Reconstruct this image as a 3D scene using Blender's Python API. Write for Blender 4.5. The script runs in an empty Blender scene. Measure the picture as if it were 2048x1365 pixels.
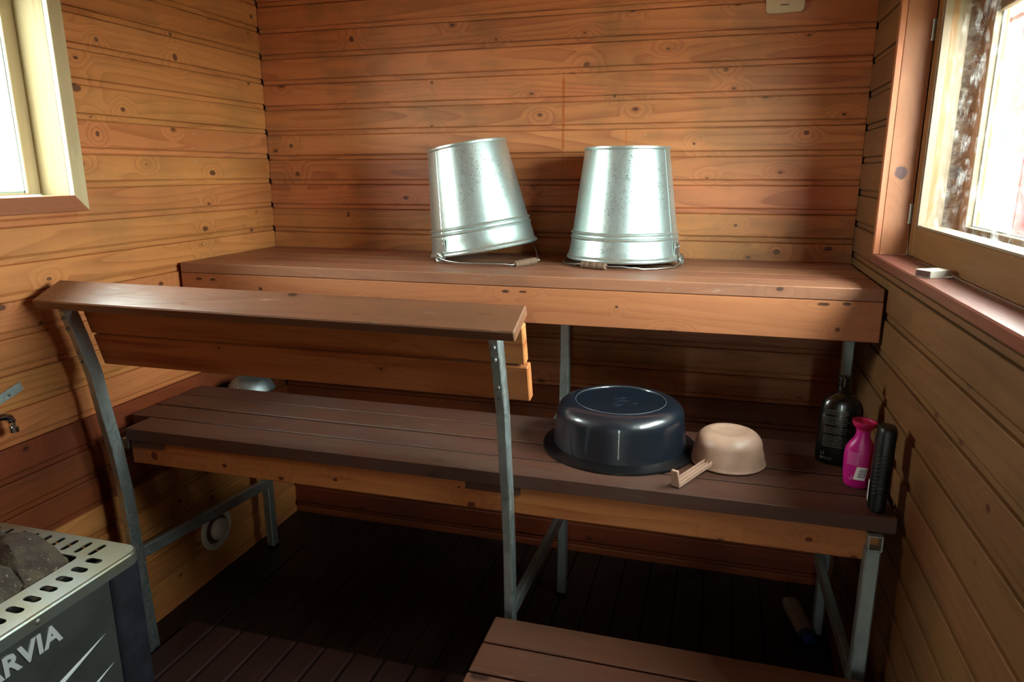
import bpy, bmesh, math, random
from mathutils import Vector, Matrix, noise
from math import sin, cos, pi, radians
random.seed(7)
D = bpy.data
COL = bpy.context.scene.collection
SC = bpy.context.scene

# ------------------------------------------------------------------ camera
cam_d = D.cameras.new('camera'); cam = D.objects.new('camera', cam_d); COL.objects.link(cam)
cr = Vector((0.96045145, 0.27843181, -0.00295529)); cu = Vector((-0.06245504, 0.22575763, 0.97217944)); cf = Vector((-0.27135286, 0.93354658, -0.23421871))
m = Matrix((cr, cu, -cf)).transposed().to_4x4(); m.translation = (1.7307271, -2.5077983, 1.47366607)
cam.matrix_world = m
cam_d.sensor_width = 36; cam_d.lens = 1412.0 / 2048 * 36; cam_d.clip_start = 0.02
SC.camera = cam

# ------------------------------------------------------------------ world, light, exposure
w = D.worlds.new('world'); SC.world = w; w.use_nodes = True
bg = w.node_tree.nodes['Background']
bg.inputs['Color'].default_value = (0.86, 1.0, 0.95, 1)      # overcast sky seen through leaves
bg.inputs['Strength'].default_value = 40.0
for nm, loc, ry, sx, sy in (('portal_left', (-0.16, -1.15, 1.71), radians(-90), .62, .48), ('portal_right', (2.37, -1.05, 1.60), radians(90), .60, 1.0),
                            ('portal_door', (1.78, -3.14, 1.1), None, .2, 1.7)):
    ld = D.lights.new(nm, 'AREA'); ld.shape = 'RECTANGLE'; ld.size = sx; ld.size_y = sy
    lo = D.objects.new(nm, ld); COL.objects.link(lo); lo.location = loc
    lo.rotation_euler = (0, ry, 0) if ry is not None else (radians(90), 0, 0)
    ld.cycles.is_portal = True
SC.view_settings.view_transform = 'Standard'; SC.view_settings.look = 'None'
SC.view_settings.gamma = 1.0; SC.view_settings.use_curve_mapping = False
SC.view_settings.exposure = 0.30
SC.cycles.max_bounces = 10; SC.cycles.diffuse_bounces = 7; SC.cycles.glossy_bounces = 5
SC.cycles.transparent_max_bounces = 10; SC.cycles.caustics_reflective = False; SC.cycles.caustics_refractive = False
SC.cycles.sample_clamp_indirect = 4.0

# ------------------------------------------------------------------ node helpers
class N:
    def __init__(s, name):
        s.m = D.materials.new(name); s.m.use_nodes = True; s.t = s.m.node_tree
        s.b = s.t.nodes['Principled BSDF']; s.out = s.t.nodes['Material Output']
    def n(s, typ, **kw):
        nd = s.t.nodes.new(typ)
        for k, v in kw.items(): setattr(nd, k, v)
        return nd
    def l(s, a, b): s.t.links.new(a, b)
    def set(s, sock, v):
        if isinstance(v, bpy.types.NodeSocket): s.l(v, sock)
        else: sock.default_value = v
    def math(s, op, a, b=0.0, c=0.0, clamp=False):
        nd = s.n('ShaderNodeMath', operation=op); nd.use_clamp = clamp
        s.set(nd.inputs[0], a); s.set(nd.inputs[1], b); s.set(nd.inputs[2], c)
        return nd.outputs[0]
    def vmath(s, op, a, b=(0, 0, 0)):
        nd = s.n('ShaderNodeVectorMath', operation=op); s.set(nd.inputs[0], a); s.set(nd.inputs[1], b)
        return nd.outputs[0]
    def vec(s, x, y, z):
        nd = s.n('ShaderNodeCombineXYZ'); s.set(nd.inputs[0], x); s.set(nd.inputs[1], y); s.set(nd.inputs[2], z); return nd.outputs[0]
    def sep(s, v):
        nd = s.n('ShaderNodeSeparateXYZ'); s.l(v, nd.inputs[0]); return nd.outputs
    def noise(s, v, scale, detail=2.0, rough=.5):
        nd = s.n('ShaderNodeTexNoise'); s.l(v, nd.inputs['Vector']); nd.inputs['Scale'].default_value = scale
        nd.inputs['Detail'].default_value = detail; nd.inputs['Roughness'].default_value = rough
        return nd.outputs['Fac']
    def mix(s, f, a, b, blend='MIX'):
        nd = s.n('ShaderNodeMix', data_type='RGBA', blend_type=blend)
        s.set(nd.inputs[0], f)
        for i, v in ((6, a), (7, b)):
            s.set(nd.inputs[i], v if isinstance(v, bpy.types.NodeSocket) else (v[0], v[1], v[2], 1))
        return nd.outputs[2]
    def rng(s, v, a, b, c=0.0, d=1.0):
        nd = s.n('ShaderNodeMapRange'); nd.interpolation_type = 'SMOOTHSTEP'
        s.set(nd.inputs[0], v)
        for i, x in enumerate((a, b, c, d)): nd.inputs[i + 1].default_value = x
        return nd.outputs[0]
    def bump(s, h, strength, dist=.002):
        nd = s.n('ShaderNodeBump'); nd.inputs['Strength'].default_value = strength; nd.inputs['Distance'].default_value = dist
        s.l(h, nd.inputs['Height']); s.l(nd.outputs[0], s.b.inputs['Normal'])

def hexc(h):
    return tuple(((int(h[i:i + 2], 16) / 255 + .055) / 1.055) ** 2.4 if int(h[i:i + 2], 16) > 10 else int(h[i:i + 2], 16) / 255 / 12.92 for i in (0, 2, 4))

def wood(name, light, dark, knot, rough=.5, grain=.6, knots=4.2, dirt=None, dirt_amt=0.0, streaks=False, end_dark=0.0, var=.14, spec=.4, wear=0.0, redstreak=None, spots=()):
    """pine: growth-ring contours of a stretched noise field (length along local X), round knots, per-piece tint."""
    k = N(name)
    oc = k.n('ShaderNodeTexCoord').outputs['Object']
    rnd = k.n('ShaderNodeObjectInfo').outputs['Random']
    off = k.vec(k.math('MULTIPLY', rnd, 61.3), k.math('MULTIPLY', rnd, 0.0), k.math('MULTIPLY', rnd, 237.7))
    v = k.vmath('ADD', oc, off)
    # knots: one seed per cell, nearly independent of thickness
    sv_ = k.sep(v); vk = k.vec(sv_[0], k.math('MULTIPLY', k.math('SUBTRACT', sv_[2], sv_[1]), 1.7), 0.0)
    vk = k.vmath('ADD', vk, k.vec(0.0, k.math('MULTIPLY', k.math('SUBTRACT', k.noise(v, 60, 2), .5), .006), 0.0))
    vo = k.n('ShaderNodeTexVoronoi', voronoi_dimensions='2D'); vo.inputs['Scale'].default_value = knots; k.l(vk, vo.inputs['Vector']); vo.inputs['Randomness'].default_value = 1
    vd = vo.outputs['Distance']; cr_ = k.sep(vo.outputs['Color'])
    present = k.math('GREATER_THAN', cr_[0], .5)
    size = k.math('MULTIPLY_ADD', k.math('POWER', cr_[1], 2.0), .050, .018)
    kn = k.math('MULTIPLY', k.math('SUBTRACT', 1.0, k.rng(k.math('DIVIDE', vd, size), .75, 1.15)), present)
    near = k.math('MULTIPLY', k.math('SUBTRACT', 1.0, k.rng(vd, 0.0, .30)), present)
    pos = k.n('ShaderNodeNewGeometry').outputs['Position']
    if spots:   # knots that stand at known places on these boards: nearest of them
        dm = None
        for sx, sy, sz, rx, rz in spots:
            q = k.vmath('MULTIPLY', k.vmath('SUBTRACT', pos, (sx, sy, sz)), ((1 / rx, 8, 1 / rz) if name != 'pine_panel' else (8, 1 / rx, 1 / rz)))
            ln = k.n('ShaderNodeVectorMath', operation='LENGTH'); k.l(q, ln.inputs[0]); ln = ln.outputs['Value']
            dm = ln if dm is None else k.math('MINIMUM', dm, ln)
        dmw = k.math('MULTIPLY_ADD', k.noise(pos, 90, 2), .5, k.math('SUBTRACT', dm, .25))
        ks = k.math('SUBTRACT', 1.0, k.rng(dmw, .62, .92))
        near = k.math('ADD', near, k.math('SUBTRACT', 1.0, k.rng(dm, 0.0, 6.0)))
    # growth rings
    vr = k.vmath('MULTIPLY', v, (.55, 3.5, 6.5))
    f = k.math('ADD', k.noise(vr, 1.0, 1.5, .4), k.math('MULTIPLY', near, .16))
    ph = k.math('FRACT', k.math('MULTIPLY', f, 15.0))
    ring = k.math('MULTIPLY', k.math('POWER', ph, 2.2), k.math('SUBTRACT', 1.0, k.rng(ph, .93, 1.0)))
    broad = k.noise(k.vmath('MULTIPLY', v, (.8, 3, 9)), 1.3, 2, .5)
    fib = k.noise(k.vmath('MULTIPLY', v, (9, 170, 170)), 1.0, 3, .6)
    amt = k.math('MULTIPLY', k.math('MULTIPLY', ring, k.rng(broad, .35, .65, .45, 1.0)), grain, clamp=True)
    c = k.mix(amt, light, dark)
    c = k.mix(k.math('MULTIPLY', k.rng(broad, .42, .72), .28), c, dark)
    c = k.mix(k.math('MULTIPLY', k.rng(fib, .45, .75), .16), c, dark)
    c = k.mix(k.math('MULTIPLY', k.math('SUBTRACT', 1.0, k.rng(vd, .02, .11)), k.math('MULTIPLY', present, .38)), c, dark)
    c = k.mix(k.math('MULTIPLY', kn, .9), c, knot)
    if spots:
        c = k.mix(k.math('MULTIPLY', k.math('SUBTRACT', 1.0, k.rng(dm, .8, 1.7)), .35), c, light)
        c = k.mix(k.math('MULTIPLY', ks, .85), c, knot)
    if dirt:
        dn = k.noise(pos, 3.1, 4, .62); dn2 = k.noise(k.vmath('MULTIPLY', v, (3, 20, 30)), 1.4, 3, .6)
        c = k.mix(k.math('MULTIPLY', k.rng(k.math('MULTIPLY_ADD', dn2, .35, dn), .60, .86), dirt_amt), c, dirt)
    if wear:
        wn = k.noise(k.vmath('MULTIPLY', v, (10, 50, 70)), 1.0, 4, .7)
        c = k.mix(k.math('MULTIPLY', k.rng(wn, .60, .78), wear), c, (.55, .43, .33))
    if streaks:
        p = k.sep(pos); wob = k.math('MULTIPLY', k.math('SUBTRACT', k.noise(pos, 28, 2), .5), .006)
        for x0, z0, z1, wd, a in ((1.189, 1.545, 1.80, .0052, .9), (1.189, 1.22, 1.56, .0022, .5), (1.408, 1.545, 1.632, .0030, .6)):
            dx = k.math('ABSOLUTE', k.math('SUBTRACT', k.math('ADD', p[0], wob), x0))
            msk = k.math('SUBTRACT', 1.0, k.rng(dx, wd * .4, wd * 1.3))
            zz = k.math('MULTIPLY', k.rng(p[2], z0, z0 + .01), k.math('SUBTRACT', 1.0, k.rng(p[2], z1 - .03, z1)))
            c = k.mix(k.math('MULTIPLY', k.math('MULTIPLY', msk, zz), a), c, (.34, .085, .012))
    if redstreak:
        rn = k.noise(k.vmath('MULTIPLY', v, (1.6, 5, 26)), 1.0, 2, .5)
        c = k.mix(k.math('MULTIPLY', k.rng(rn, .52, .68), .7), c, redstreak)
    hs = k.n('ShaderNodeHueSaturation'); k.l(c, hs.inputs['Color'])
    k.l(k.math('MULTIPLY_ADD', rnd, var, 1.0 - var * .5), hs.inputs['Value'])
    r2 = k.math('FRACT', k.math('MULTIPLY', rnd, 7.31)); k.l(k.math('MULTIPLY_ADD', r2, .012, .494), hs.inputs['Hue'])
    k.l(hs.outputs[0], k.b.inputs['Base Color'])
    k.l(k.math('MULTIPLY_ADD', fib, .25, rough - .1), k.b.inputs['Roughness'])
    k.b.inputs['Specular IOR Level'].default_value = spec
    k.bump(k.math('ADD', k.math('MULTIPLY', fib, .6), k.math('MULTIPLY', ring, -.4)), .25, .0012)
    return k.m

def plain(name, col, rough=.5, metal=0.0, spec=.5, nscale=0, namt=0.0, ncol=None, bump=0.0, bscale=200, coat=0.0, emis=None):
    k = N(name); k.b.inputs['Roughness'].default_value = rough; k.b.inputs['Metallic'].default_value = metal
    k.b.inputs['Specular IOR Level'].default_value = spec; k.b.inputs['Coat Weight'].default_value = coat
    k.b.inputs['Base Color'].default_value = (*col, 1)
    oc = k.n('ShaderNodeTexCoord').outputs['Object']
    if nscale:
        f = k.rng(k.noise(oc, nscale, 5, .65), .42, .66)
        k.l(k.mix(k.math('MULTIPLY', f, namt), col, ncol), k.b.inputs['Base Color'])
    if bump: k.bump(k.noise(oc, bscale, 3, .6), bump, .001)
    return k.m

def zinc(name, col, rough, spang=.5, scale=55, dull=0.0, metal=1.0):
    k = N(name); oc = k.n('ShaderNodeTexCoord').outputs['Object']
    vo = k.n('ShaderNodeTexVoronoi'); vo.inputs['Scale'].default_value = scale; k.l(oc, vo.inputs['Vector'])
    g = k.sep(vo.outputs['Color'])[0]; nz = k.noise(oc, scale * 2.2, 4, .7); big = k.noise(oc, 7, 3, .6)
    lite = k.math('MULTIPLY', k.math('ADD', k.math('MULTIPLY', g, .5), k.rng(nz, .35, .7)), spang)
    c = k.mix(lite, col, tuple(min(1, x * 1.35 + .05) for x in col))
    c = k.mix(k.math('MULTIPLY', k.rng(big, .45, .75), dull), c, tuple(x * .45 for x in col))
    k.l(c, k.b.inputs['Base Color']); k.b.inputs['Metallic'].default_value = metal
    k.l(k.math('ADD', k.math('MULTIPLY', k.rng(nz, .3, .7), .16), k.math('MULTIPLY_ADD', big, .15, rough - .1)), k.b.inputs['Roughness'])
    k.bump(nz, .06, .0005)
    return k.m

def glassm(name, tint=(1, 1, 1), refl=.06, trans=False):
    k = N(name); k.t.nodes.remove(k.b)
    tr = k.n('ShaderNodeBsdfTransparent'); tr.inputs[0].default_value = (*tint, 1)
    gl = k.n('ShaderNodeBsdfGlossy'); gl.inputs['Roughness'].default_value = .02
    lw = k.n('ShaderNodeLayerWeight'); ff = k.math('MULTIPLY_ADD', k.math('POWER', lw.outputs['Facing'], 5.0), .8, .04)
    mx = k.n('ShaderNodeMixShader'); k.l(ff, mx.inputs[0]); k.l(tr.outputs[0], mx.inputs[1]); k.l(gl.outputs[0], mx.inputs[2])
    # dusty film
    oc = k.n('ShaderNodeTexCoord').outputs['Object']
    d = k.math('MULTIPLY', k.rng(k.noise(oc, 30, 6, .7), .5, .8), refl)
    df = k.n('ShaderNodeBsdfTranslucent' if trans else 'ShaderNodeBsdfDiffuse'); df.inputs[0].default_value = (.8, .8, .78, 1)
    m2 = k.n('ShaderNodeMixShader'); k.l(d, m2.inputs[0]); k.l(mx.outputs[0], m2.inputs[1]); k.l(df.outputs[0], m2.inputs[2])
    k.l(m2.outputs[0], k.out.inputs[0]); return k.m

M = {}
M['wall'] = wood('pine_panel', hexc('BC7844'), hexc('945228'), hexc('4A2416'), rough=.46, grain=.85, dirt=hexc('7A5A34'), dirt_amt=.35, spots=[(0.000, -0.464, 1.836, 0.0134, 0.0153), (0.000, -0.469, 1.906, 0.0096, 0.0096), (0.000, -0.865, 1.702, 0.0238, 0.0153), (0.000, -0.773, 1.840, 0.0088, 0.0088), (0.000, -0.039, 2.039, 0.0109, 0.0109), (0.000, -0.707, 1.656, 0.0106, 0.0089), (0.000, -0.812, 1.581, 0.0086, 0.0103), (0.000, -1.081, 1.080, 0.0081, 0.0081), (0.000, -1.036, 1.194, 0.0113, 0.0065), (-0.000, -0.066, 1.979, 0.0064, 0.0064)])
M['wall_back'] = wood('pine_panel_back', hexc('C07C4C'), hexc('925030'), hexc('4A2416'), rough=.46, grain=.85, dirt=hexc('6E5638'), dirt_amt=.45, streaks=True, spots=[(0.391, 0.000, 1.947, 0.0122, 0.0122), (1.267, 0.000, 1.823, 0.0146, 0.0109), (1.721, 0.000, 1.789, 0.0107, 0.0090), (0.105, 0.000, 1.572, 0.0106, 0.0106), (0.125, 0.000, 1.465, 0.0127, 0.0127), (0.704, 0.000, 1.785, 0.0077, 0.0077), (1.980, 0.000, 1.589, 0.0107, 0.0089), (1.634, 0.000, 1.561, 0.0071, 0.0071), (1.365, 0.000, 1.719, 0.0072, 0.0072), (0.338, 0.000, 1.311, 0.0081, 0.0142), (1.920, 0.000, 1.209, 0.0161, 0.0125), (1.784, 0.000, 1.294, 0.0089, 0.0071)])
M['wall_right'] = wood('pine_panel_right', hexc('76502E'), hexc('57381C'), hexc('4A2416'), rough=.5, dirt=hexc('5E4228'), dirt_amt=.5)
M['slat'] = wood('bench_slat', hexc('96644A'), hexc('6E4430'), hexc('3C2218'), rough=.42, grain=.45, knots=3.0, dirt=hexc('644838'), dirt_amt=.35, wear=.45, spec=.5)
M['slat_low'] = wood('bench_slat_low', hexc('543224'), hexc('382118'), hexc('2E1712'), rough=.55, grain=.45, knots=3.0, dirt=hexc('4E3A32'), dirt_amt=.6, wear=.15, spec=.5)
M['step'] = wood('step_slat', hexc('5E3A2A'), hexc('44271B'), hexc('2A1610'), rough=.45, grain=.45, knots=3.0, dirt=hexc('4A352A'), dirt_amt=.5, wear=.2)
M['fascia_top'] = wood('fascia_top_pine', hexc('AA6A46'), hexc('84482E'), hexc('2A1610'), rough=.45, grain=.5, knots=3.4, spots=[(1.145, -0.564, 1.133, 0.0160, 0.0058), (1.198, -0.564, 1.134, 0.0145, 0.0043), (2.003, -0.564, 1.137, 0.0197, 0.0056), (2.058, -0.564, 1.140, 0.0142, 0.0057), (2.042, -0.564, 1.072, 0.0071, 0.0071), (1.470, -0.564, 1.103, 0.0057, 0.0057), (0.083, -0.564, 1.129, 0.0164, 0.0055), (0.138, -0.564, 1.128, 0.0144, 0.0054), (0.317, -0.564, 1.105, 0.0086, 0.0069)])
M['fascia'] = wood('fascia_pine', hexc('A86640'), hexc('82462A'), hexc('421C12'), rough=.45, grain=.5, knots=3.4)
M['fascia_red'] = wood('fascia_pine_red', hexc('BC7846'), hexc('8C4C28'), hexc('55140F'), rough=.45, grain=.45, knots=3.6, redstreak=hexc('7E321A'), spots=[(0.192, -0.952, 0.669, 0.0149, 0.0165), (0.432, -0.952, 0.667, 0.0093, 0.0077), (0.782, -0.952, 0.668, 0.0099, 0.0071), (1.170, -0.952, 0.647, 0.0144, 0.0105), (1.967, -0.952, 0.671, 0.0100, 0.0075), (1.137, -0.952, 0.691, 0.0065, 0.0039)])
M['cap'] = wood('rail_cap_wood', hexc('80543C'), hexc('5E3A29'), hexc('3A2018'), rough=.30, grain=.4, knots=3.0, dirt=hexc('5A4636'), dirt_amt=.5, wear=.3, spec=.8)
M['trim_pale'] = wood('pale_pine', hexc('B8A680'), hexc('9C845A'), hexc('7A5A34'), rough=.5, grain=.35, knots=3.0, var=.05)
M['jamb'] = wood('jamb_pine', hexc('965E3A'), hexc('744428'), hexc('3A2028'), rough=.5, grain=.35, knots=1.5, spots=[(2.164, -0.475, 1.467, 0.0177, 0.0206), (2.124, -0.475, 1.747, 0.0074, 0.0104)])
M['white_pine'] = wood('bleached_pine', hexc('86745F'), hexc('68553F'), hexc('7A5A44'), rough=.5, grain=.35, knots=3.0, var=.05)
M['reveal'] = wood('reveal_pine', hexc('867656'), hexc('6C5A3A'), hexc('4A3420'), rough=.6, grain=.4, knots=3.0, var=.05, spec=.2)
M['trim'] = wood('trim_pine', hexc('8E5430'), hexc('6E3C20'), hexc('4A2030'), rough=.5, grain=.4, knots=2.5, dirt=hexc('6A4A2C'), dirt_amt=.3)
M['sill'] = wood('sill_wood', hexc('6E3E30'), hexc('542C22'), hexc('3C1C14'), rough=.35, grain=.3, knots=2.0, dirt=hexc('4E342A'), dirt_amt=.5)
M['sash'] = wood('sash_wood', hexc('7E5630'), hexc('5E3C20'), hexc('42261A'), rough=.45, grain=.35, knots=2.0)
M['floor'] = wood('floor_plank', hexc('22150F'), hexc('180C08'), hexc('1E100C'), rough=.5, grain=.4, knots=2.5, dirt=hexc('2E1E16'), dirt_amt=.6)
M['duck'] = wood('duckboard_slat', hexc('3A2420'), hexc('2A1815'), hexc('2A1512'), rough=.5, grain=.4, knots=2.5, dirt=hexc('4A3028'), dirt_amt=.5)
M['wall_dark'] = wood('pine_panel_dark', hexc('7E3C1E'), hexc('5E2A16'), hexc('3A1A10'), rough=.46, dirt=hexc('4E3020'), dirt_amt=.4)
M['backing'] = plain('wall_backing', hexc('2E1A10'), .9)
M['bucket'] = zinc('bucket_zinc', (.55, .67, .65), .29, .22, 130, .05, .90)
M['zinc_dk'] = zinc('ear_zinc', (.46, .49, .46), .38, .4, 90, .6)
M['steel'] = zinc('frame_zinc', (.42, .48, .47), .48, .35, 45, .5)
M['wire'] = plain('wire_steel', (.42, .42, .40), .4, 1.0)
M['grip'] = plain('grip_wood', hexc('6A5240'), .8, nscale=60, namt=.6, ncol=hexc('5A4030'), bump=.3)
M['basin'] = plain('basin_plastic', hexc('0F1822'), .35, coat=.7, spec=.55)
M['basin_rim'] = plain('basin_rim_plastic', hexc('080B0E'), .3)
M['basin_line'] = plain('basin_moulding_line', hexc('5A626A'), .4)
M['scoop'] = plain('scoop_plastic', hexc('B08E7A'), .42, nscale=18, namt=.5, ncol=hexc('8E705C'))
M['scoop_dk'] = plain('scoop_groove', hexc('8A6C5C'), .6)
M['blackp'] = plain('black_plastic', hexc('0A0A08'), .22, coat=.3)
M['darkgreen'] = plain('dark_green_plastic', hexc('080D0A'), .42)
M['pink'] = plain('pink_plastic', hexc('B8167A'), .34)
M['pinkcap'] = plain('pink_cap_plastic', hexc('B01850'), .4)
M['print'] = plain('grey_print', hexc('585852'), .6)
M['pprint'] = plain('pale_print', hexc('E6A8C8'), .6)
M['white'] = plain('white_label', hexc('E8E4DE'), .6)
M['barblue'] = plain('bar_print', hexc('2A3468'), .6)
M['vent'] = plain('vent_plastic', hexc('C8BCA8'), .5, nscale=20, namt=.3, ncol=hexc('A89880'))
M['beige'] = plain('beige_plastic', hexc('C6B090'), .45)
M['card'] = plain('box_card', hexc('C8C0B0'), .6, nscale=40, namt=.3, ncol=hexc('A89C8C'))
M['striker'] = plain('striker_brown', hexc('5A3A34'), .8)
M['chrome'] = plain('chrome', (.75, .78, .80), .08, 1.0)
M['hinge'] = plain('hinge_steel', (.3, .32, .28), .4, .9)
M['screw'] = plain('screw_steel', (.22, .22, .19), .5, .9)
M['hole'] = plain('screw_hole', (.01, .01, .01), .9)
M['stove'] = plain('stove_steel', hexc('4A4C49'), .45, .6, nscale=9, namt=.5, ncol=hexc('323432'), bump=.05)
M['stovepost'] = plain('stove_corner_paint', hexc('15161E'), .5, .2, nscale=14, namt=.6, ncol=hexc('282834'))
M['stovetop'] = plain('stove_rim_steel', (.33, .36, .33), .36, .9, nscale=9, namt=.6, ncol=(.33, .30, .17))
M['badge'] = plain('badge_metal', (.66, .68, .68), .45, .6)
M['ridge'] = plain('ridge_steel', (.22, .23, .22), .55, .5)
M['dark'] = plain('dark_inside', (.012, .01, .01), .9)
M['glass'] = glassm('window_glass', refl=.05)
M['glass_dusty'] = glassm('dusty_window_glass', refl=.10, trans=True)
M['putty'] = plain('window_putty', hexc('A8B8B0'), .6)
M['moss'] = plain('flaked_insulation', hexc('8C8276'), .85, nscale=55, namt=.95, ncol=hexc('3E322C'), bump=1.0, bscale=90)
M['debris'] = plain('sill_debris', hexc('7A4A34'), .9, nscale=60, namt=.9, ncol=hexc('B89A80'), bump=1.0, bscale=120)
M['redpaint'] = plain('red_paint', hexc('9A2E30'), .7, nscale=6, namt=.5, ncol=hexc('B8585A'))
M['greyboard'] = plain('weathered_board', hexc('6A5A50'), .8, nscale=40, namt=.7, ncol=hexc('3E3430'))
k = N('white_sheet_plastic'); k.t.nodes.remove(k.b)
df_ = k.n('ShaderNodeBsdfDiffuse'); df_.inputs[0].default_value = (.75, .86, .92, 1); tl_ = k.n('ShaderNodeBsdfTranslucent'); tl_.inputs[0].default_value = (.70, .82, .90, 1)
mx_ = k.n('ShaderNodeMixShader'); mx_.inputs[0].default_value = .5; k.l(df_.outputs[0], mx_.inputs[1]); k.l(tl_.outputs[0], mx_.inputs[2]); k.l(mx_.outputs[0], k.out.inputs[0])
M['plastic_sheet'] = k.m
M['grass'] = plain('yard_gravel', hexc('8A8474'), .9, nscale=3, namt=.5, ncol=hexc('6A6450'))
M['ceil'] = wood('ceiling_pine', hexc('D09058'), hexc('A86634'), hexc('4A2416'), rough=.5)
M['blue'] = plain('blue_cap', hexc('143468'), .4)
M['flbottle'] = plain('offwhite_plastic', hexc('8A8074'), .45)
M['duct'] = zinc('duct_metal', (.26, .30, .31), .5, .5, 40, .3)
k = N('lava_stone'); oc = k.n('ShaderNodeTexCoord').outputs['Object']
a = k.noise(oc, 22, 8, .7); b = k.noise(oc, 130, 4, .7)
c = k.mix(k.rng(a, .38, .62), hexc('2C221B'), hexc('524E38')); c = k.mix(k.math('MULTIPLY', k.math('FRACT', k.math('MULTIPLY', k.n('ShaderNodeObjectInfo').outputs['Random'], 5.3)), .7), c, hexc('3A2620')); c = k.mix(k.rng(b, .60, .70), c, hexc('8C8870'))
k.l(c, k.b.inputs['Base Color']); k.b.inputs['Roughness'].default_value = .8; k.bump(k.math('ADD', a, k.math('MULTIPLY', b, .5)), .9, .004)
M['stone'] = k.m

# ------------------------------------------------------------------ mesh helpers
def link(name, me, mat, parent=None):
    o = D.objects.new(name, me); COL.objects.link(o)
    if mat and not me.materials: me.materials.append(mat)
    if parent: o.parent = parent
    return o

def fin(name, bm, mat, parent=None, smooth=False, ang=35):
    bmesh.ops.recalc_face_normals(bm, faces=bm.faces)
    me = D.meshes.new(name); bm.to_mesh(me); bm.free()
    if smooth:
        for p in me.polygons: p.use_smooth = True
        me.set_sharp_from_angle(angle=radians(ang))
    return link(name, me, mat, parent)

def root(name, label, cat, loc=(0, 0, 0), rot=None, group=None):
    o = D.objects.new(name, None); COL.objects.link(o); o.empty_display_size = .05
    mw = Matrix.Translation(loc) @ (rot or Matrix.Identity(4)); o.matrix_world = mw
    o['label'] = label; o['category'] = cat
    if group: o['group'] = group
    ROOTM[o.name] = mw
    return o
ROOTM = {}

def part(name, bm, mat, r, world=True, smooth=False, ang=35):
    if world:
        par = r; 
        mw = ROOTM.get(par.name)
        if mw is not None: bm.transform(mw.inverted())
    return fin(name, bm, mat, r, smooth, ang)

def struct(o): o['kind'] = 'structure'; return o

def box(bm, lo, hi, mat=None, bev=0.0):
    lo = Vector(lo); hi = Vector(hi); c = (lo + hi) / 2; s = hi - lo
    r = bmesh.ops.create_cube(bm, size=1.0, matrix=Matrix.Translation(c) @ Matrix.Diagonal((abs(s.x), abs(s.y), abs(s.z), 1)))
    vs = r['verts']
    if bev > 0:
        es = list({e for v in vs for e in v.link_edges})
        rr = bmesh.ops.bevel(bm, geom=es, offset=bev, segments=1, affect='EDGES', profile=.5)
        vs = list({v for f in rr['faces'] for v in f.verts} | {v for v in vs if v.is_valid})
    if mat is not None: bmesh.ops.transform(bm, matrix=mat, verts=vs)
    return vs

def nb(): return bmesh.new()

def lathe(prof, seg=48, mat=None, bm=None, cap0=False, cap1=False):
    bm = bm or nb(); rings = []
    for r, z in prof:
        rings.append([bm.verts.new((r * cos(2 * pi * i / seg), r * sin(2 * pi * i / seg), z)) for i in range(seg)])
    for a, b in zip(rings, rings[1:]):
        for i in range(seg): bm.faces.new((a[i], a[(i + 1) % seg], b[(i + 1) % seg], b[i]))
    if cap0: bm.faces.new(rings[0])
    if cap1: bm.faces.new(rings[-1])
    if mat is not None: bmesh.ops.transform(bm, matrix=mat, verts=[v for r in rings for v in r])
    return bm

def loft(secs, seg=40, n=2.0, bm=None, mat=None):
    """secs: (z, rx, ry, cx, cy[, n]) superellipse sections."""
    bm = bm or nb(); rings = []
    for s in secs:
        z, rx, ry, cx, cy = s[:5]; e = 2.0 / (s[5] if len(s) > 5 else n)
        rings.append([bm.verts.new((cx + rx * math.copysign(abs(cos(t)) ** e, cos(t)), cy + ry * math.copysign(abs(sin(t)) ** e, sin(t)), z))
                      for t in (2 * pi * i / seg for i in range(seg))])
    for a, b in zip(rings, rings[1:]):
        for i in range(seg): bm.faces.new((a[i], a[(i + 1) % seg], b[(i + 1) % seg], b[i]))
    bm.faces.new(rings[0]); bm.faces.new(rings[-1])
    if mat is not None: bmesh.ops.transform(bm, matrix=mat, verts=[v for r in rings for v in r])
    return bm

def tube(bm, pts, r, seg=10, closed=False):
    pts = [Vector(p) for p in pts]; n = len(pts); rings = []
    up = Vector((0, 0, 1))
    for i, p in enumerate(pts):
        if closed: t = pts[(i + 1) % n] - pts[i - 1]
        else: t = pts[min(i + 1, n - 1)] - pts[max(i - 1, 0)]
        t.normalize()
        a = t.cross(up)
        if a.length < .1: a = t.cross(Vector((1, 0, 0)))
        a.normalize(); b = a.cross(t)
        rr = r[i] if isinstance(r, (list, tuple)) else r
        rings.append([bm.verts.new(p + a * rr * cos(2 * pi * j / seg) + b * rr * sin(2 * pi * j / seg)) for j in range(seg)])
    prs = list(zip(rings, rings[1:])) + ([(rings[-1], rings[0])] if closed else [])
    for a, b in prs:
        for j in range(seg): bm.faces.new((a[j], a[(j + 1) % seg], b[(j + 1) % seg], b[j]))
    if not closed: bm.faces.new(rings[0]); bm.faces.new(rings[-1])
    return bm

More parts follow.
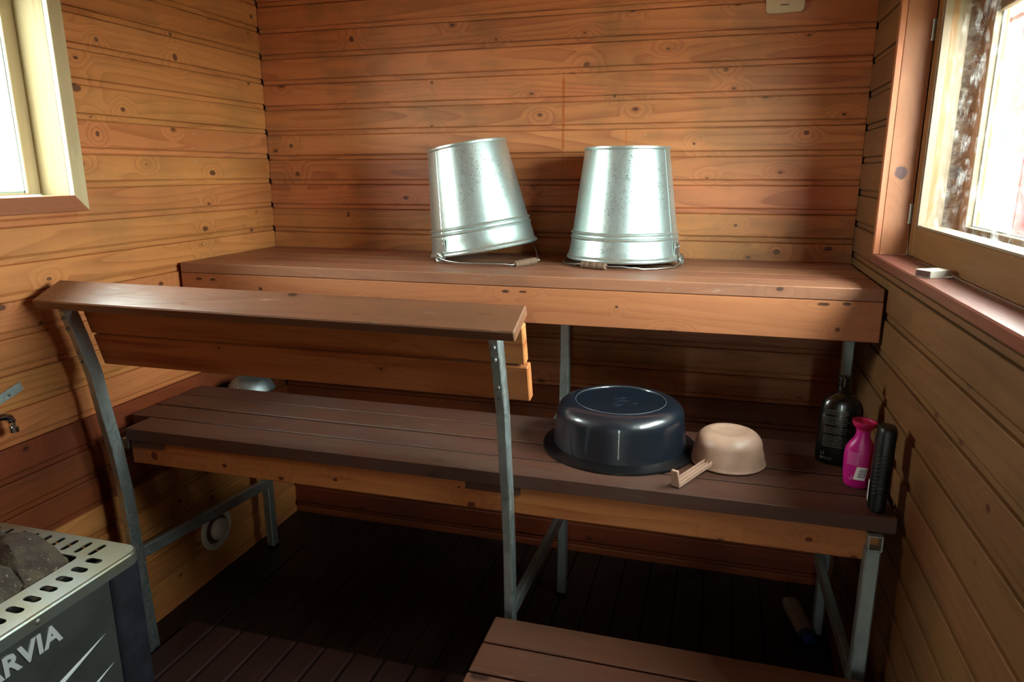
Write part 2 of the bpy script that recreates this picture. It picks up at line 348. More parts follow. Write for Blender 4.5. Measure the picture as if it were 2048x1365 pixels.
def sweep_rect(bm, path, wx, wd):
    """rectangular bar, path in a YZ plane [(x,y,z)], wx along x, wd across path in YZ."""
    P = [Vector(p) for p in path]; rings = []
    for i, p in enumerate(P):
        t = (P[min(i + 1, len(P) - 1)] - P[max(i - 1, 0)]).normalized()
        nrm = Vector((0, -t.z, t.y)) * (wd / 2); ax = Vector((wx / 2, 0, 0)); c = .12
        rings.append([bm.verts.new(q) for q in (p - ax + nrm * (1 - c), p - ax * (1 - c * 1.6) + nrm, p + ax * (1 - c * 1.6) + nrm, p + ax + nrm * (1 - c),
                                                p + ax - nrm * (1 - c), p + ax * (1 - c * 1.6) - nrm, p - ax * (1 - c * 1.6) - nrm, p - ax - nrm * (1 - c))])
    for a, b in zip(rings, rings[1:]):
        for j in range(8): bm.faces.new((a[j], a[(j + 1) % 8], b[(j + 1) % 8], b[j]))
    bm.faces.new(rings[0]); bm.faces.new(rings[-1]); return bm

_cache = {}
def slat(name, parent, mat, center, size, rot=None, bev=.003, warp=0.0):
    """a plank whose local X runs along its length; shared meshes."""
    key = (tuple(round(s, 4) for s in size), bev, mat.name)
    me = _cache.get(key)
    if me is None:
        bm = nb(); box(bm, [-s / 2 for s in size], [s / 2 for s in size], bev=bev)
        bmesh.ops.recalc_face_normals(bm, faces=bm.faces)
        me = D.meshes.new(name); bm.to_mesh(me); bm.free(); me.materials.append(mat); _cache[key] = me
    o = D.objects.new(name, me); COL.objects.link(o); o.parent = parent
    mw = Matrix.Translation(center) @ (rot or Matrix.Identity(4))
    pm = ROOTM.get(parent.name) if parent else None
    o.matrix_local = (pm.inverted() @ mw) if pm is not None else mw
    return o

RZ = lambda a: Matrix.Rotation(radians(a), 4, 'Z')
RX = lambda a: Matrix.Rotation(radians(a), 4, 'X')
RY = lambda a: Matrix.Rotation(radians(a), 4, 'Y')

# ================================================================== SETTING
W, H, Y0 = 2.15, 2.28, -3.05     # room width, height, rear (behind camera)
PITCH = 0.0932
def clip_profile(pts, a, b):
    """pts [(h, d)] increasing h, clip to a..b"""
    out = []
    def at(h):
        for (h0, d0), (h1, d1) in zip(pts, pts[1:]):
            if h0 <= h <= h1: return d0 + (d1 - d0) * ((h - h0) / (h1 - h0) if h1 > h0 else 0)
        return pts[-1][1]
    out.append((a, at(a)))
    out += [p for p in pts if a < p[0] < b]
    out.append((b, at(b)))
    return out

def panel(parent, mat, z, pitch, L, M4, a=0.0, b=None):
    """one tongue-and-groove panel board: local X length, -Y towards the room, local Z up."""
    b = pitch if b is None else b
    k = pitch
    prof = [(0, -.010), (.0016, -.0095), (.0026, -.0048), (.0150, -.0046), (.0162, -.0085), (.0178, -.0085), (.0196, -.0016), (.0225, 0), (k - .0035, 0), (k - .0014, -.0014), (k, -.010)]
    key = ('p', round(L, 3), round(a, 4), round(b, 4), round(k, 5), mat.name)
    me = _cache.get(key)
    if me is None:
        pr = clip_profile(prof, a, b) if (a > 0 or b < k) else prof
        bm = nb()
        ra = [bm.verts.new((0, -d - .013, h)) for h, d in pr] + [bm.verts.new((0, 0, pr[-1][0])), bm.verts.new((0, 0, pr[0][0]))]
        rb = [bm.verts.new((L, v.co.y, v.co.z)) for v in ra]
        n = len(ra)
        for i in range(n): bm.faces.new((ra[i], ra[(i + 1) % n], rb[(i + 1) % n], rb[i]))
        bm.faces.new(ra); bm.faces.new(rb)
        bmesh.ops.recalc_face_normals(bm, faces=bm.faces)
        me = D.meshes.new('panel_board'); bm.to_mesh(me); bm.free(); me.materials.append(mat); _cache[key] = me
    o = D.objects.new('panel_board', me); COL.objects.link(o); o.parent = parent; o.matrix_local = M4 @ Matrix.Translation((0, 0, z))
    return o

def wall_slab(name, boxes):
    bm = nb()
    for lo, hi in boxes: box(bm, lo, hi)
    return struct(fin(name, bm, M['backing']))

T = .06
# left window opening (y range, z range) and right window opening
LW = (-1.36, -.935, 1.412, 2.00)
RW = (-1.62, -.475, 1.250, 1.955)
G = .026
wall_back = wall_slab('wall_back', [((-T - .013, .013, -.05), (W + T + .013, .013 + T, H))])
wall_left = wall_slab('wall_left', [((-T - .013, Y0, -.05), (-.013, .013, LW[2] - G)), ((-T - .013, Y0, LW[3] + G), (-.013, .013, H)),
                                    ((-T - .013, Y0, LW[2] - G), (-.013, LW[0] - G, LW[3] + G)), ((-T - .013, LW[1] + G, LW[2] - G), (-.013, .013, LW[3] + G))])
wall_right = wall_slab('wall_right', [((W + .013, Y0, -.05), (W + .013 + T, .013, RW[2] - G)), ((W + .013, Y0, RW[3] + G), (W + .013 + T, .013, H)),
                                      ((W + .013, Y0, RW[2] - G), (W + .013 + T, RW[0] - G, RW[3] + G)), ((W + .013, RW[1] + G, RW[2] - G), (W + .013 + T, .013, RW[3] + G))])
DX = (1.755, 1.805)
wall_front = wall_slab('wall_front', [((-T - .013, Y0 - T, -.05), (1.30, Y0, H)), ((2.10, Y0 - T, -.05), (W + T + .013, Y0, H)), ((1.30, Y0 - T, 2.0), (2.10, Y0, H))])
# boards: back wall (local frame: origin x=0, outward -y)
zb0 = 1.238 - 13 * PITCH - PITCH
for i in range(26):
    z = zb0 + i * PITCH
    a = max(0.0, -z); b = min(PITCH, H - z)
    if b - a < .004: continue
    panel(wall_back, M['wall_back'] if z > .60 else M['wall_dark'], z, PITCH, W, Matrix.Translation((0, .013, 0)), a, b)  # lower boards darker: shade under the bench painted into their colour
# left wall: room side +x. local X -> world +y , local -Y -> world +x  : rotate +90 about z
ML = Matrix.Translation((-.013, 0, 0)) @ RZ(90)
def cut_panels(parent, mat, z0, pitch, Mw, start, end, opening, jitter=0.0, hid=.02):
    ylo, yhi, zlo, zhi = opening
    for i in range(27):
        z = z0 + i * pitch; a = max(0.0, -z); b = min(pitch, H - z)
        if b - a < .004: continue
        e = end - random.random() * jitter
        segs = []
        oa, ob = max(zlo - .012 - z, a), min(zhi + .012 - z, b)       # overlap with opening
        if ob - oa > .001:
            segs += [(start, ylo - hid, a, b), (yhi + hid, e, a, b)]
            if oa - a > .004: segs.append((ylo - hid, yhi + hid, a, oa))
            if b - ob > .004: segs.append((ylo - hid, yhi + hid, ob, b))
        else: segs.append((start, e, a, b))
        for s0, s1, aa, bb in segs:
            yield z, s0, s1, aa, bb
for z, s0, s1, a, b in cut_panels(wall_left, M['wall'], 1.244 - 14 * PITCH, PITCH, ML, Y0, 0.0, LW, .003):
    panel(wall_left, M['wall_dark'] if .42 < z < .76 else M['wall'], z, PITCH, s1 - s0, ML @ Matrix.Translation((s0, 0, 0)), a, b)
# right wall: room side -x. local X -> world -y
MR = Matrix.Translation((W + .013, 0, 0)) @ RZ(-90)
PR = .0978
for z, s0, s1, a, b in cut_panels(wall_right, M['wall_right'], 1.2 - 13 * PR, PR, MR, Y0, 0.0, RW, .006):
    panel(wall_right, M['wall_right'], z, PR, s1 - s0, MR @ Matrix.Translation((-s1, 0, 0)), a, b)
# front wall boards (behind camera)
MF = Matrix.Translation((0, Y0 - .013 + .013, 0)) @ RZ(180)
for i in range(25):
    z = zb0 + i * PITCH; a = max(0.0, -z); b = min(PITCH, H - z)
    if b - a < .004: continue
    if z + PITCH < 2.03: segs = [(0, 1.29), (2.11, W)]
    else: segs = [(0, W)]
    for s0, s1 in segs: panel(wall_front, M['wall'], z, PITCH, s1 - s0, MF @ Matrix.Translation((-s1, 0, 0)), a, b)
# nail heads
def nails(parent, pts, axis):
    bm = nb()
    for p in pts:
        r = bmesh.ops.create_uvsphere(bm, u_segments=8, v_segments=5, radius=.0018, matrix=Matrix.Translation(p))
    o = fin('nail_heads', bm, M['card'], parent, True); o['kind'] = 'stuff'
nails(wall_left, [(.0005, -.42 + .004 * math.sin(i * 3), 1.244 + PITCH * i * .5 + .03) for i in range(-1, 10)], 0)
nails(wall_back, [(.695 + .002 * math.sin(i * 5), -.0005, 1.70 + i * .047) for i in range(7)] + [(1.475 + .002 * math.sin(i * 5), -.0005, 1.47 + i * .06) for i in range(9)], 1)

# ceiling
ceil = struct(slat('ceiling', None, M['ceil'], (W / 2, Y0 / 2, H + .02), (W + .1, abs(Y0) + .1, .04)))
# floor: planks running towards the camera
bm = nb(); box(bm, (-T, Y0, -.09), (W + T, .05, -.03)); floor = struct(fin('floor', bm, M['backing']))
nfl = 22; fw = (W) / nfl
for i in range(nfl):
    slat('floor_plank', floor, M['floor'], ((i + .5) * fw, Y0 / 2, -.015 + .0012 * math.sin(i * 2.3)), (abs(Y0), fw - .004, .03), RZ(90), .002)

# baseboards? the photo shows none; a thin dark gap only.
# ---- window 1 (left)
def casing_piece(name, parent, mat, c, s, rot=None, bev=.0015): return slat(name, parent, mat, c, s, rot, bev)
win1 = D.objects.new('window_1', None); COL.objects.link(win1); struct(win1)
win2 = D.objects.new('window_2', None); COL.objects.link(win2); struct(win2)

def mitre(name, parent, mat, p0, p1, wid, x0, x1, inner, m0=True, m1=True):
    """mitred casing board in the plane x=const; p0,p1 = inner corners (y,z); grows outward by wid. Local X along length."""
    a = Vector((0, *p0)); b = Vector((0, *p1)); L = (b - a).length; t = (b - a) / L
    out = Vector((0, *inner))
    mt = Matrix((Vector((0, t.y, t.z)), Vector((1, 0, 0)), Vector((0, out.y, out.z)))).transposed().to_4x4(); mt.translation = Vector((0, p0[0], p0[1]))
    bm = nb(); q = [(0, 0), (L, 0), (L + (wid if m1 else 0), wid), (-(wid if m0 else 0), wid)]
    va = [bm.verts.new((x, x0, z)) for x, z in q]; vb = [bm.verts.new((x, x1, z)) for x, z in q]
    for i in range(4): bm.faces.new((va[i], va[(i + 1) % 4], vb[(i + 1) % 4], vb[i]))
    bm.faces.new(va); bm.faces.new(vb)
    bmesh.ops.bevel(bm, geom=list(bm.edges), offset=.0012, segments=1, affect='EDGES')
    o = fin(name, bm, mat, parent); o.matrix_local = mt; return o
cw = .043
mitre('casing_board', win1, M['trim_pale'], (LW[1], LW[3]), (LW[1], LW[2]), cw, .0005, .019, (1, 0))
mitre('casing_board', win1, M['trim'], (LW[0], LW[2]), (LW[1], LW[2]), cw, .0005, .0192, (0, -1))
mitre('casing_board', win1, M['trim_pale'], (LW[0], LW[2]), (LW[0], LW[3]), cw, .0005, .019, (-1, 0))
mitre('casing_board', win1, M['trim_pale'], (LW[0], LW[3]), (LW[1], LW[3]), cw, .0005, .0192, (0, 1))
# reveal lining
yc, zc = (LW[0] + LW[1]) / 2, (LW[2] + LW[3]) / 2; hy, hz = LW[1] - LW[0], LW[3] - LW[2]
xm, dp = -.048, .105
slat('lining_board', win1, M['reveal'], (xm, LW[1] + .006, zc), (hz + .02, .012, dp - .0), Matrix(((0, 0, 1, 0), (0, 1, 0, 0), (-1, 0, 0, 0), (0, 0, 0, 1))), .001)
slat('lining_board', win1, M['reveal'], (xm, LW[0] - .006, zc), (hz + .02, .012, dp), Matrix(((0, 0, 1, 0), (0, 1, 0, 0), (-1, 0, 0, 0), (0, 0, 0, 1))), .001)
slat('lining_board', win1, M['reveal'], (xm, yc, LW[3] + .006), (hy, dp, .012), RZ(90), .001)
slat('window_sill', win1, M['reveal'], (xm, yc, LW[2] - .006), (hy, dp, .012), RZ(90), .001)
VERT = Matrix(((0, 0, 1, 0), (0, 1, 0, 0), (-1, 0, 0, 0), (0, 0, 0, 1)))   # local X -> -Z
def frame_rect(parent, names, mat, xc, dx, y0, y1, z0, z1, wd, wbot=None):
    wbot = wbot or wd
    slat(names, parent, mat, (xc, y0 + wd / 2, (z0 + z1) / 2), (z1 - z0, wd, dx), VERT, .0015)
    slat(names, parent, mat, (xc, y1 - wd / 2, (z0 + z1) / 2), (z1 - z0, wd, dx), VERT, .0015)
    slat(names, parent, mat, (xc, (y0 + y1) / 2, z0 + wbot / 2), (y1 - y0 - 2 * wd, dx, wbot), RZ(90), .0015)
    slat(names, parent, mat, (xc, (y0 + y1) / 2, z1 - wd / 2), (y1 - y0 - 2 * wd, dx, wd), RZ(90), .0015)
frame_rect(win1, 'sash_rail', M['trim_pale'], -.115, .03, LW[0], LW[1] + .004, LW[2] + .001, LW[3] - .001, .040, .006)
bm = nb(); box(bm, (-.121, LW[0] + .03, LW[2] + .004), (-.117, LW[1] - .03, LW[3] - .03)); fin('window_glass', bm, M['glass'], win1)
bm = nb()
for lo, hi in (((-.112, LW[1] - .046, LW[2] + .007), (-.104, LW[1] - .042, LW[3] - .04)), ((-.112, LW[0] + .042, LW[2] + .007), (-.104, LW[1] - .042, LW[2] + .013))): box(bm, lo, hi)
fin('putty_bead', bm, M['putty'], win1)

# ---- window 2 (right): lining, sill, inner sash with hinges, insulation, outer sash
zc2 = (RW[2] + RW[3]) / 2
slat('lining_board', win2, M['jamb'], (2.168, RW[1] + .011, zc2 + .005), (RW[3] - RW[2] - .01, .022, .064), VERT, .001)
slat('casing_strip', win2, M['fascia'], (2.1285, RW[1] + .011, zc2 + .005), (RW[3] - RW[2] - .01, .022, .0135), VERT, .001)
slat('lining_board', win2, M['trim'], (2.163, RW[0] - .011, zc2 + .005), (RW[3] - RW[2] - .01, .022, .08), VERT, .001)
slat('lining_board', win2, M['trim'], (2.163, (RW[0] + RW[1]) / 2, RW[3] + .011), (RW[1] - RW[0] + .044, .08, .022), RZ(90), .001)
slat('window_sill', win2, M['sill'], (2.164, (RW[0] + RW[1]) / 2, RW[2] - .002), (RW[1] - RW[0] + .05, .084, .024), RZ(90), .003)
# inner sash x 2.2..2.236
sy0, sy1, sz0, sz1 = RW[0] + .004, RW[1] - .004, 1.2625, 1.93
frame_rect(win2, 'sash_rail', M['sash'], 2.2175, .034, sy0, sy1, sz0, sz1, .046, .072)
gy0, gy1, gz0, gz1 = sy0 + .046, sy1 - .046, sz0 + .072, sz1 - .046
bm = nb(); box(bm, (2.222, gy0 - .004, gz0 - .004), (2.226, gy1 + .004, gz1 + .004)); fin('window_glass', bm, M['glass_dusty'], win2)
def bead(parent, mat, x0, x1, t, a, b, c, d, nm='glazing_bead'):
    xc_ = (x0 + x1) / 2; dx = x1 - x0
    slat(nm, parent, mat, (xc_, b - t / 2, (c + d) / 2), (d - c, t, dx), VERT, .0008); slat(nm, parent, mat, (xc_, a + t / 2, (c + d) / 2), (d - c, t, dx), VERT, .0008)
    slat(nm, parent, mat, (xc_, (a + b) / 2, c + t / 2), (b - a - 2 * t, dx, t), RZ(90), .0008); slat(nm, parent, mat, (xc_, (a + b) / 2, d - t / 2), (b - a - 2 * t, dx, t), RZ(90), .0008)
bead(win2, M['white_pine'], 2.203, 2.220, .006, gy0, gy1, gz0, gz1)
bead(win2, M['white_pine'], 2.229, 2.262, .012, gy0 - .01, gy1 + .030, gz0 - .01, gz1 + .01, 'frame_board')
# flaky insulation between the sashes
def flaky(name, lo, hi, ax, mat, seed, amp=.006, div=34):
    """a lumpy strip: grid face displaced by noise"""
    bm = nb(); lo = Vector(lo); hi = Vector(hi)
    n1, n2 = (div, 5)
    ext = hi - lo
    axes = [i for i in range(3) if i != ax]
    big = max(axes, key=lambda i: ext[i]); sm = [i for i in axes if i != big][0]
    g = []
    for i in range(n1 + 1):
        row = []
        for j in range(n2 + 1):
            p = lo.copy(); p[big] += ext[big] * i / n1; p[sm] += ext[sm] * j / n2
            p[ax] = hi[ax] if ext[ax] > 0 else lo[ax]
            p[ax] += amp * noise.noise(Vector((p.x * 90 + seed, p.y * 90, p.z * 90)))
            row.append(bm.verts.new(p))
        g.append(row)
    for i in range(n1):
        for j in range(n2): bm.faces.new((g[i][j], g[i + 1][j], g[i + 1][j + 1], g[i][j + 1]))
    r = bmesh.ops.extrude_face_region(bm, geom=list(bm.faces))
    for v in [e for e in r['geom'] if isinstance(e, bmesh.types.BMVert)]: v.co[ax] += (.012 if ax == 1 else -.008)
    o = fin(name, bm, mat, win2); o['kind'] = 'stuff'; return o
flaky('insulation_flakes', (2.262, gy1 + .040, gz0 - .02), (2.302, gy1 + .040, gz1 + .03), 1, M['moss'], 3, .008, 110)
flaky('insulation_flakes', (2.262, gy0 - .02, gz0 - .022), (2.302, gy1 + .04, gz0 - .022), 2, M['debris'], 9, .006, 110)
slat('frame_board', win2, M['white_pine'], (2.30, (RW[0] + RW[1]) / 2, gz1 + .028), (RW[1] - RW[0], .09, .02), RZ(90), .001)
frame_rect(win2, 'outer_sash_rail', M['white_pine'], 2.309, .014, gy0 - .05, gy1 + .06, gz0 - .045, gz1 + .016, .080, .05)
bead(win2, M['putty'], 2.317, 2.323, .010, gy0 + .028, gy1 - .014, gz0 - .002, gz1 - .052, 'putty_bead')
bm = nb(); box(bm, (2.312, gy0 + .022, gz0), (2.315, gy1 - .018, gz1 - .055)); fin('window_glass', bm, M['glass'], win2)
# outer frame boards closing the wall thickness
for c_, s_ in (((2.29, RW[1] + .03, zc2), (RW[3] - RW[2] + .1, .05, .13)), ((2.29, RW[0] - .03, zc2), (RW[3] - RW[2] + .1, .05, .13))):
    slat('outer_frame_board', win2, M['trim'], c_, s_, VERT, .002)
slat('outer_frame_board', win2, M['trim'], (2.29, (RW[0] + RW[1]) / 2, RW[2] - .004), (RW[1] - RW[0], .12, .03), RZ(90), .002)
slat('outer_frame_board', win2, M['trim'], (2.29, (RW[0] + RW[1]) / 2, RW[3] + .03), (RW[1] - RW[0], .13, .05), RZ(90), .002)
for zh in (1.365, 1.80):
    bm = nb(); tube(bm, [(2.197, RW[1] - .003, zh - .022), (2.197, RW[1] - .003, zh + .022)], .0042, 10); tube(bm, [(2.197, RW[1] - .003, zh - .0245), (2.197, RW[1] - .003, zh - .022)], .0055, 10); tube(bm, [(2.197, RW[1] - .003, zh + .022), (2.197, RW[1] - .003, zh + .0245)], .0055, 10)
    fin('hinge', bm, M['hinge'], win2, True)

# ---- door in the front wall, with a narrow glass (source of the slit reflection)
door = D.objects.new('door_1', None); COL.objects.link(door); struct(door)
for x0, x1 in ((1.302, DX[0]), (DX[1], 2.098)):
    slat('door_board', door, M['fascia'], ((x0 + x1) / 2, Y0 - .03, 1.0), (2.0, .035, x1 - x0), Matrix(((0, 0, 1, 0), (0, 1, 0, 0), (-1, 0, 0, 0), (0, 0, 0, 1))), .002)
slat('door_board', door, M['fascia'], ((DX[0] + DX[1]) / 2, Y0 - .03, 1.95), (DX[1] - DX[0], .035, .1), None, .002)
slat('door_board', door, M['fascia'], ((DX[0] + DX[1]) / 2, Y0 - .03, .13), (DX[1] - DX[0], .035, .26), None, .002)
slat('door_board', door, M['fascia'], ((DX[0] + DX[1]) / 2, Y0 - .03, 1.65), (DX[1] - DX[0], .035, .5), None, .002)  # added unseen board over the upper glass, cuts light from behind the camera
bm = nb(); box(bm, (DX[0], Y0 - .032, .26), (DX[1], Y0 - .028, 1.9)); fin('door_glass', bm, M['glass'], door)

# ---- outside
grd = nb(); bmesh.ops.create_grid(grd, x_segments=2, y_segments=2, size=40, matrix=Matrix.Translation((0, 0, -.5)))
go = struct(fin('ground_outside', grd, M['grass']))

# ================================================================== UPPER BENCH
ZB, YB = 1.181, -.5636
ub = root('upper_bench', 'high wooden sauna bench along the back wall with deep front board, carrying the buckets', 'bench', (1.07, -.28, 0))
nsl = 5; pit = (abs(YB) - .018) / nsl
for i in range(nsl):
    slat('bench_slat', ub, M['slat'], (W / 2 + .003, YB + pit * (i + .5), ZB - .0165), (W - .022, pit - .0016, .033), None, .0022)
slat('front_board', ub, M['fascia_top'], (W / 2 + .003, YB + .016, ZB - .034 - .0525), (W - .02, .028, .105), None, .002)
for x in (.11, 1.29, 2.04):
    bm = nb(); box(bm, (x - .018, YB + .031, ZB - .07), (x + .018, -.016, ZB - .0335), bev=.002); part('support_bar', bm, M['steel'], ub)
for x in (.081, 1.272, 2.118):
    xx = x
    bm = nb(); sweep_rect(bm, [(xx, -.300, .012), (xx, -.300, ZB - .071)], .030 if x > .1 else .030, .034)
    part('leg', bm, M['steel'], ub)
    bm = nb(); box(bm, (xx - .019, -.321, 0.0), (xx + .019, -.279, .014), bev=.003); part('leg_foot', bm, M['blackp'], ub)

# ================================================================== LOWER BENCH
ZL, YL = .7496, -.967
lb = root('lower_bench', 'low dark slatted sauna bench with backrest on a galvanized frame, before the high bench', 'bench', (1.07, -.75, 0))
p2 = .1075
lx0, lx1 = .030, 2.136
for i in range(4):
    x0 = .108 if i == 0 else lx0
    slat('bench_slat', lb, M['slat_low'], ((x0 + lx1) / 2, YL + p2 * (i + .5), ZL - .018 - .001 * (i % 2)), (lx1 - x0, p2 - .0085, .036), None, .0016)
slat('front_board', lb, M['fascia_red'], ((.112 + 2.115) / 2, YL + .030, ZL - .037 - .037), (2.115 - .112, .030, .074), None, .003)
# notch block stains left where the frame meets the board
for x0, x1 in ((.118, .232), (1.155, 1.30)):
    slat('packing_block', lb, M['step'], ((x0 + x1) / 2, YL + .0125, ZL - .037 - .0105), (x1 - x0, .004, .021), None, .0008)
# posts
path = [(0, -.952, 0), (0, -.972, .55), (0, -.987, .70), (0, -1.003, .80), (0, -1.020, .93), (0, -1.048, 1.04), (0, -1.074, 1.125)]
for x in (.089, 1.276):
    bm = nb(); sweep_rect(bm, [(x, y, z) for _, y, z in path], .0225, .040)
    po = part('post', bm, M['steel'], lb)
    for j, (yy, zz) in enumerate(((-1.090, 1.100), (-1.082, 1.070), (-1.059, 1.000))):
        bm = nb(); mt = Matrix.Translation((x, yy, zz)) @ RX(90 - 15)
        lathe([(.0002, .0028), (.0035, .0026), (.0052, .0012), (.0058, -.001)], 14, mt, bm)
        box(bm, (-.0035, -.0006, .0024), (.0035, .0006, .0031), mat=mt); box(bm, (-.0006, -.0035, .0024), (.0006, .0035, .0031), mat=mt)
        part('screw', bm, M['screw'], po, False).matrix_local = ROOTM[lb.name].inverted()
    bm = nb(); lathe([(.0001, .0006), (.003, .0006), (.003, -.001)], 12, Matrix.Translation((x, -1.0525, .972)) @ RX(90 - 13), bm)
    part('screw_hole', bm, M['hole'], po, False).matrix_local = ROOTM[lb.name].inverted()
# right front leg with open square tube end
def hollow(bm, x0, x1, z0, z1, y0, y1, t=.003):
    o = [(x0, z0), (x1, z0), (x1, z1), (x0, z1)]; i_ = [(x0 + t, z0 + t), (x1 - t, z0 + t), (x1 - t, z1 - t), (x0 + t, z1 - t)]
    vo = [[bm.verts.new((x, y, z)) for x, z in o] for y in (y0, y1)]; vi = [[bm.verts.new((x, y, z)) for x, z in i_] for y in (y0, y1)]
    for j in range(4):
        k_ = (j + 1) % 4
        bm.faces.new((vo[0][j], vo[0][k_], vo[1][k_], vo[1][j])); bm.faces.new((vi[0][k_], vi[0][j], vi[1][j], vi[1][k_]))
        bm.faces.new((vo[0][j], vi[0][j], vi[0][k_], vo[0][k_])); bm.faces.new((vo[1][j], vi[1][j], vi[1][k_], vo[1][k_]))
bm = nb(); hollow(bm, 2.081, 2.110, .676, .7115, -.978, -.36); part('frame_tube', bm, M['steel'], lb)
bm = nb(); sweep_rect(bm, [(2.0935, -.962, .0), (2.0935, -.962, .675)], .031, .031); part('post', bm, M['steel'], lb)
for x, za, zb_ in ((.089, .338, .285), (1.276, .365, .330), (2.094, .325, .285)):
    bm = nb(); sweep_rect(bm, [(x, -.945, za), (x, -.318, zb_)], .020, .038); part('cross_bar', bm, M['steel'], lb)
for x in (.089, 1.276):
    bm = nb(); box(bm, (x - .012, -.950, .678), (x + .012, -.33, .7115), bev=.002); part('frame_tube', bm, M['steel'], lb)
# backrest
br = 15
ang = RX(-br)
def lean(z, off):   # y of the post back face at height z, pushed off towards the wall
    return -1.0215 - (z - .93) * .272 + off
slat('backrest_board', lb, M['fascia_red'], ((.112 + 1.329) / 2, lean(1.100, .040), 1.098), (1.329 - .106, .028, .096), RX(15), .003)
slat('backrest_board', lb, M['fascia_red'], ((.112 + 1.336) / 2, lean(1.003, .040), 1.002), (1.336 - .110, .028, .092), RX(15), .003)
capm = Matrix.Translation((.690, -1.0905, 1.1610)) @ RZ(-1.1) @ RX(24.5)
o = slat('top_board', lb, M['cap'], (0, 0, 0), (1.305, .100, .026), None, .003); o.matrix_local = ROOTM[lb.name].inverted() @ capm

# ================================================================== STEP BENCH
sb = root('step_bench', 'small low step bench of worn dark slats in the right foreground', 'bench', (1.7, -1.25, 0))
for i in range(5):
    slat('step_slat', sb, M['step'], (1.697, -1.014 - .105 * (i + .5), .371), (2.142 - 1.252, .098, .028), None, .003)
for x in (1.33, 2.06):
    slat('support_rail', sb, M['step'], (x, -1.276, .337), (.50, .04, .04), RZ(90), .003)
    for y in (-1.06, -1.50):
        slat('leg', sb, M['step'], (x, y, .158), (.316, .045, .045), VERT, .003)
slat('stretcher', sb, M['step'], (1.695, -1.09, .12), (.68, .02, .045), None, .002)

# ================================================================== DUCKBOARD
db = root('duckboard', 'slatted wooden duckboard lying on the floor in front of the benches', 'duckboard', (.68, -1.1, 0))
for i in range(10):
    slat('duckboard_slat', db, M['duck'], (.145 + .1 * i + .05, -1.12, .034), (.55, .090, .020), RZ(90), .003)
for y in (-.90, -1.34):
    slat('batten', db, M['duck'], (.645, y, .0125), (.98, .05, .023), None, .002)

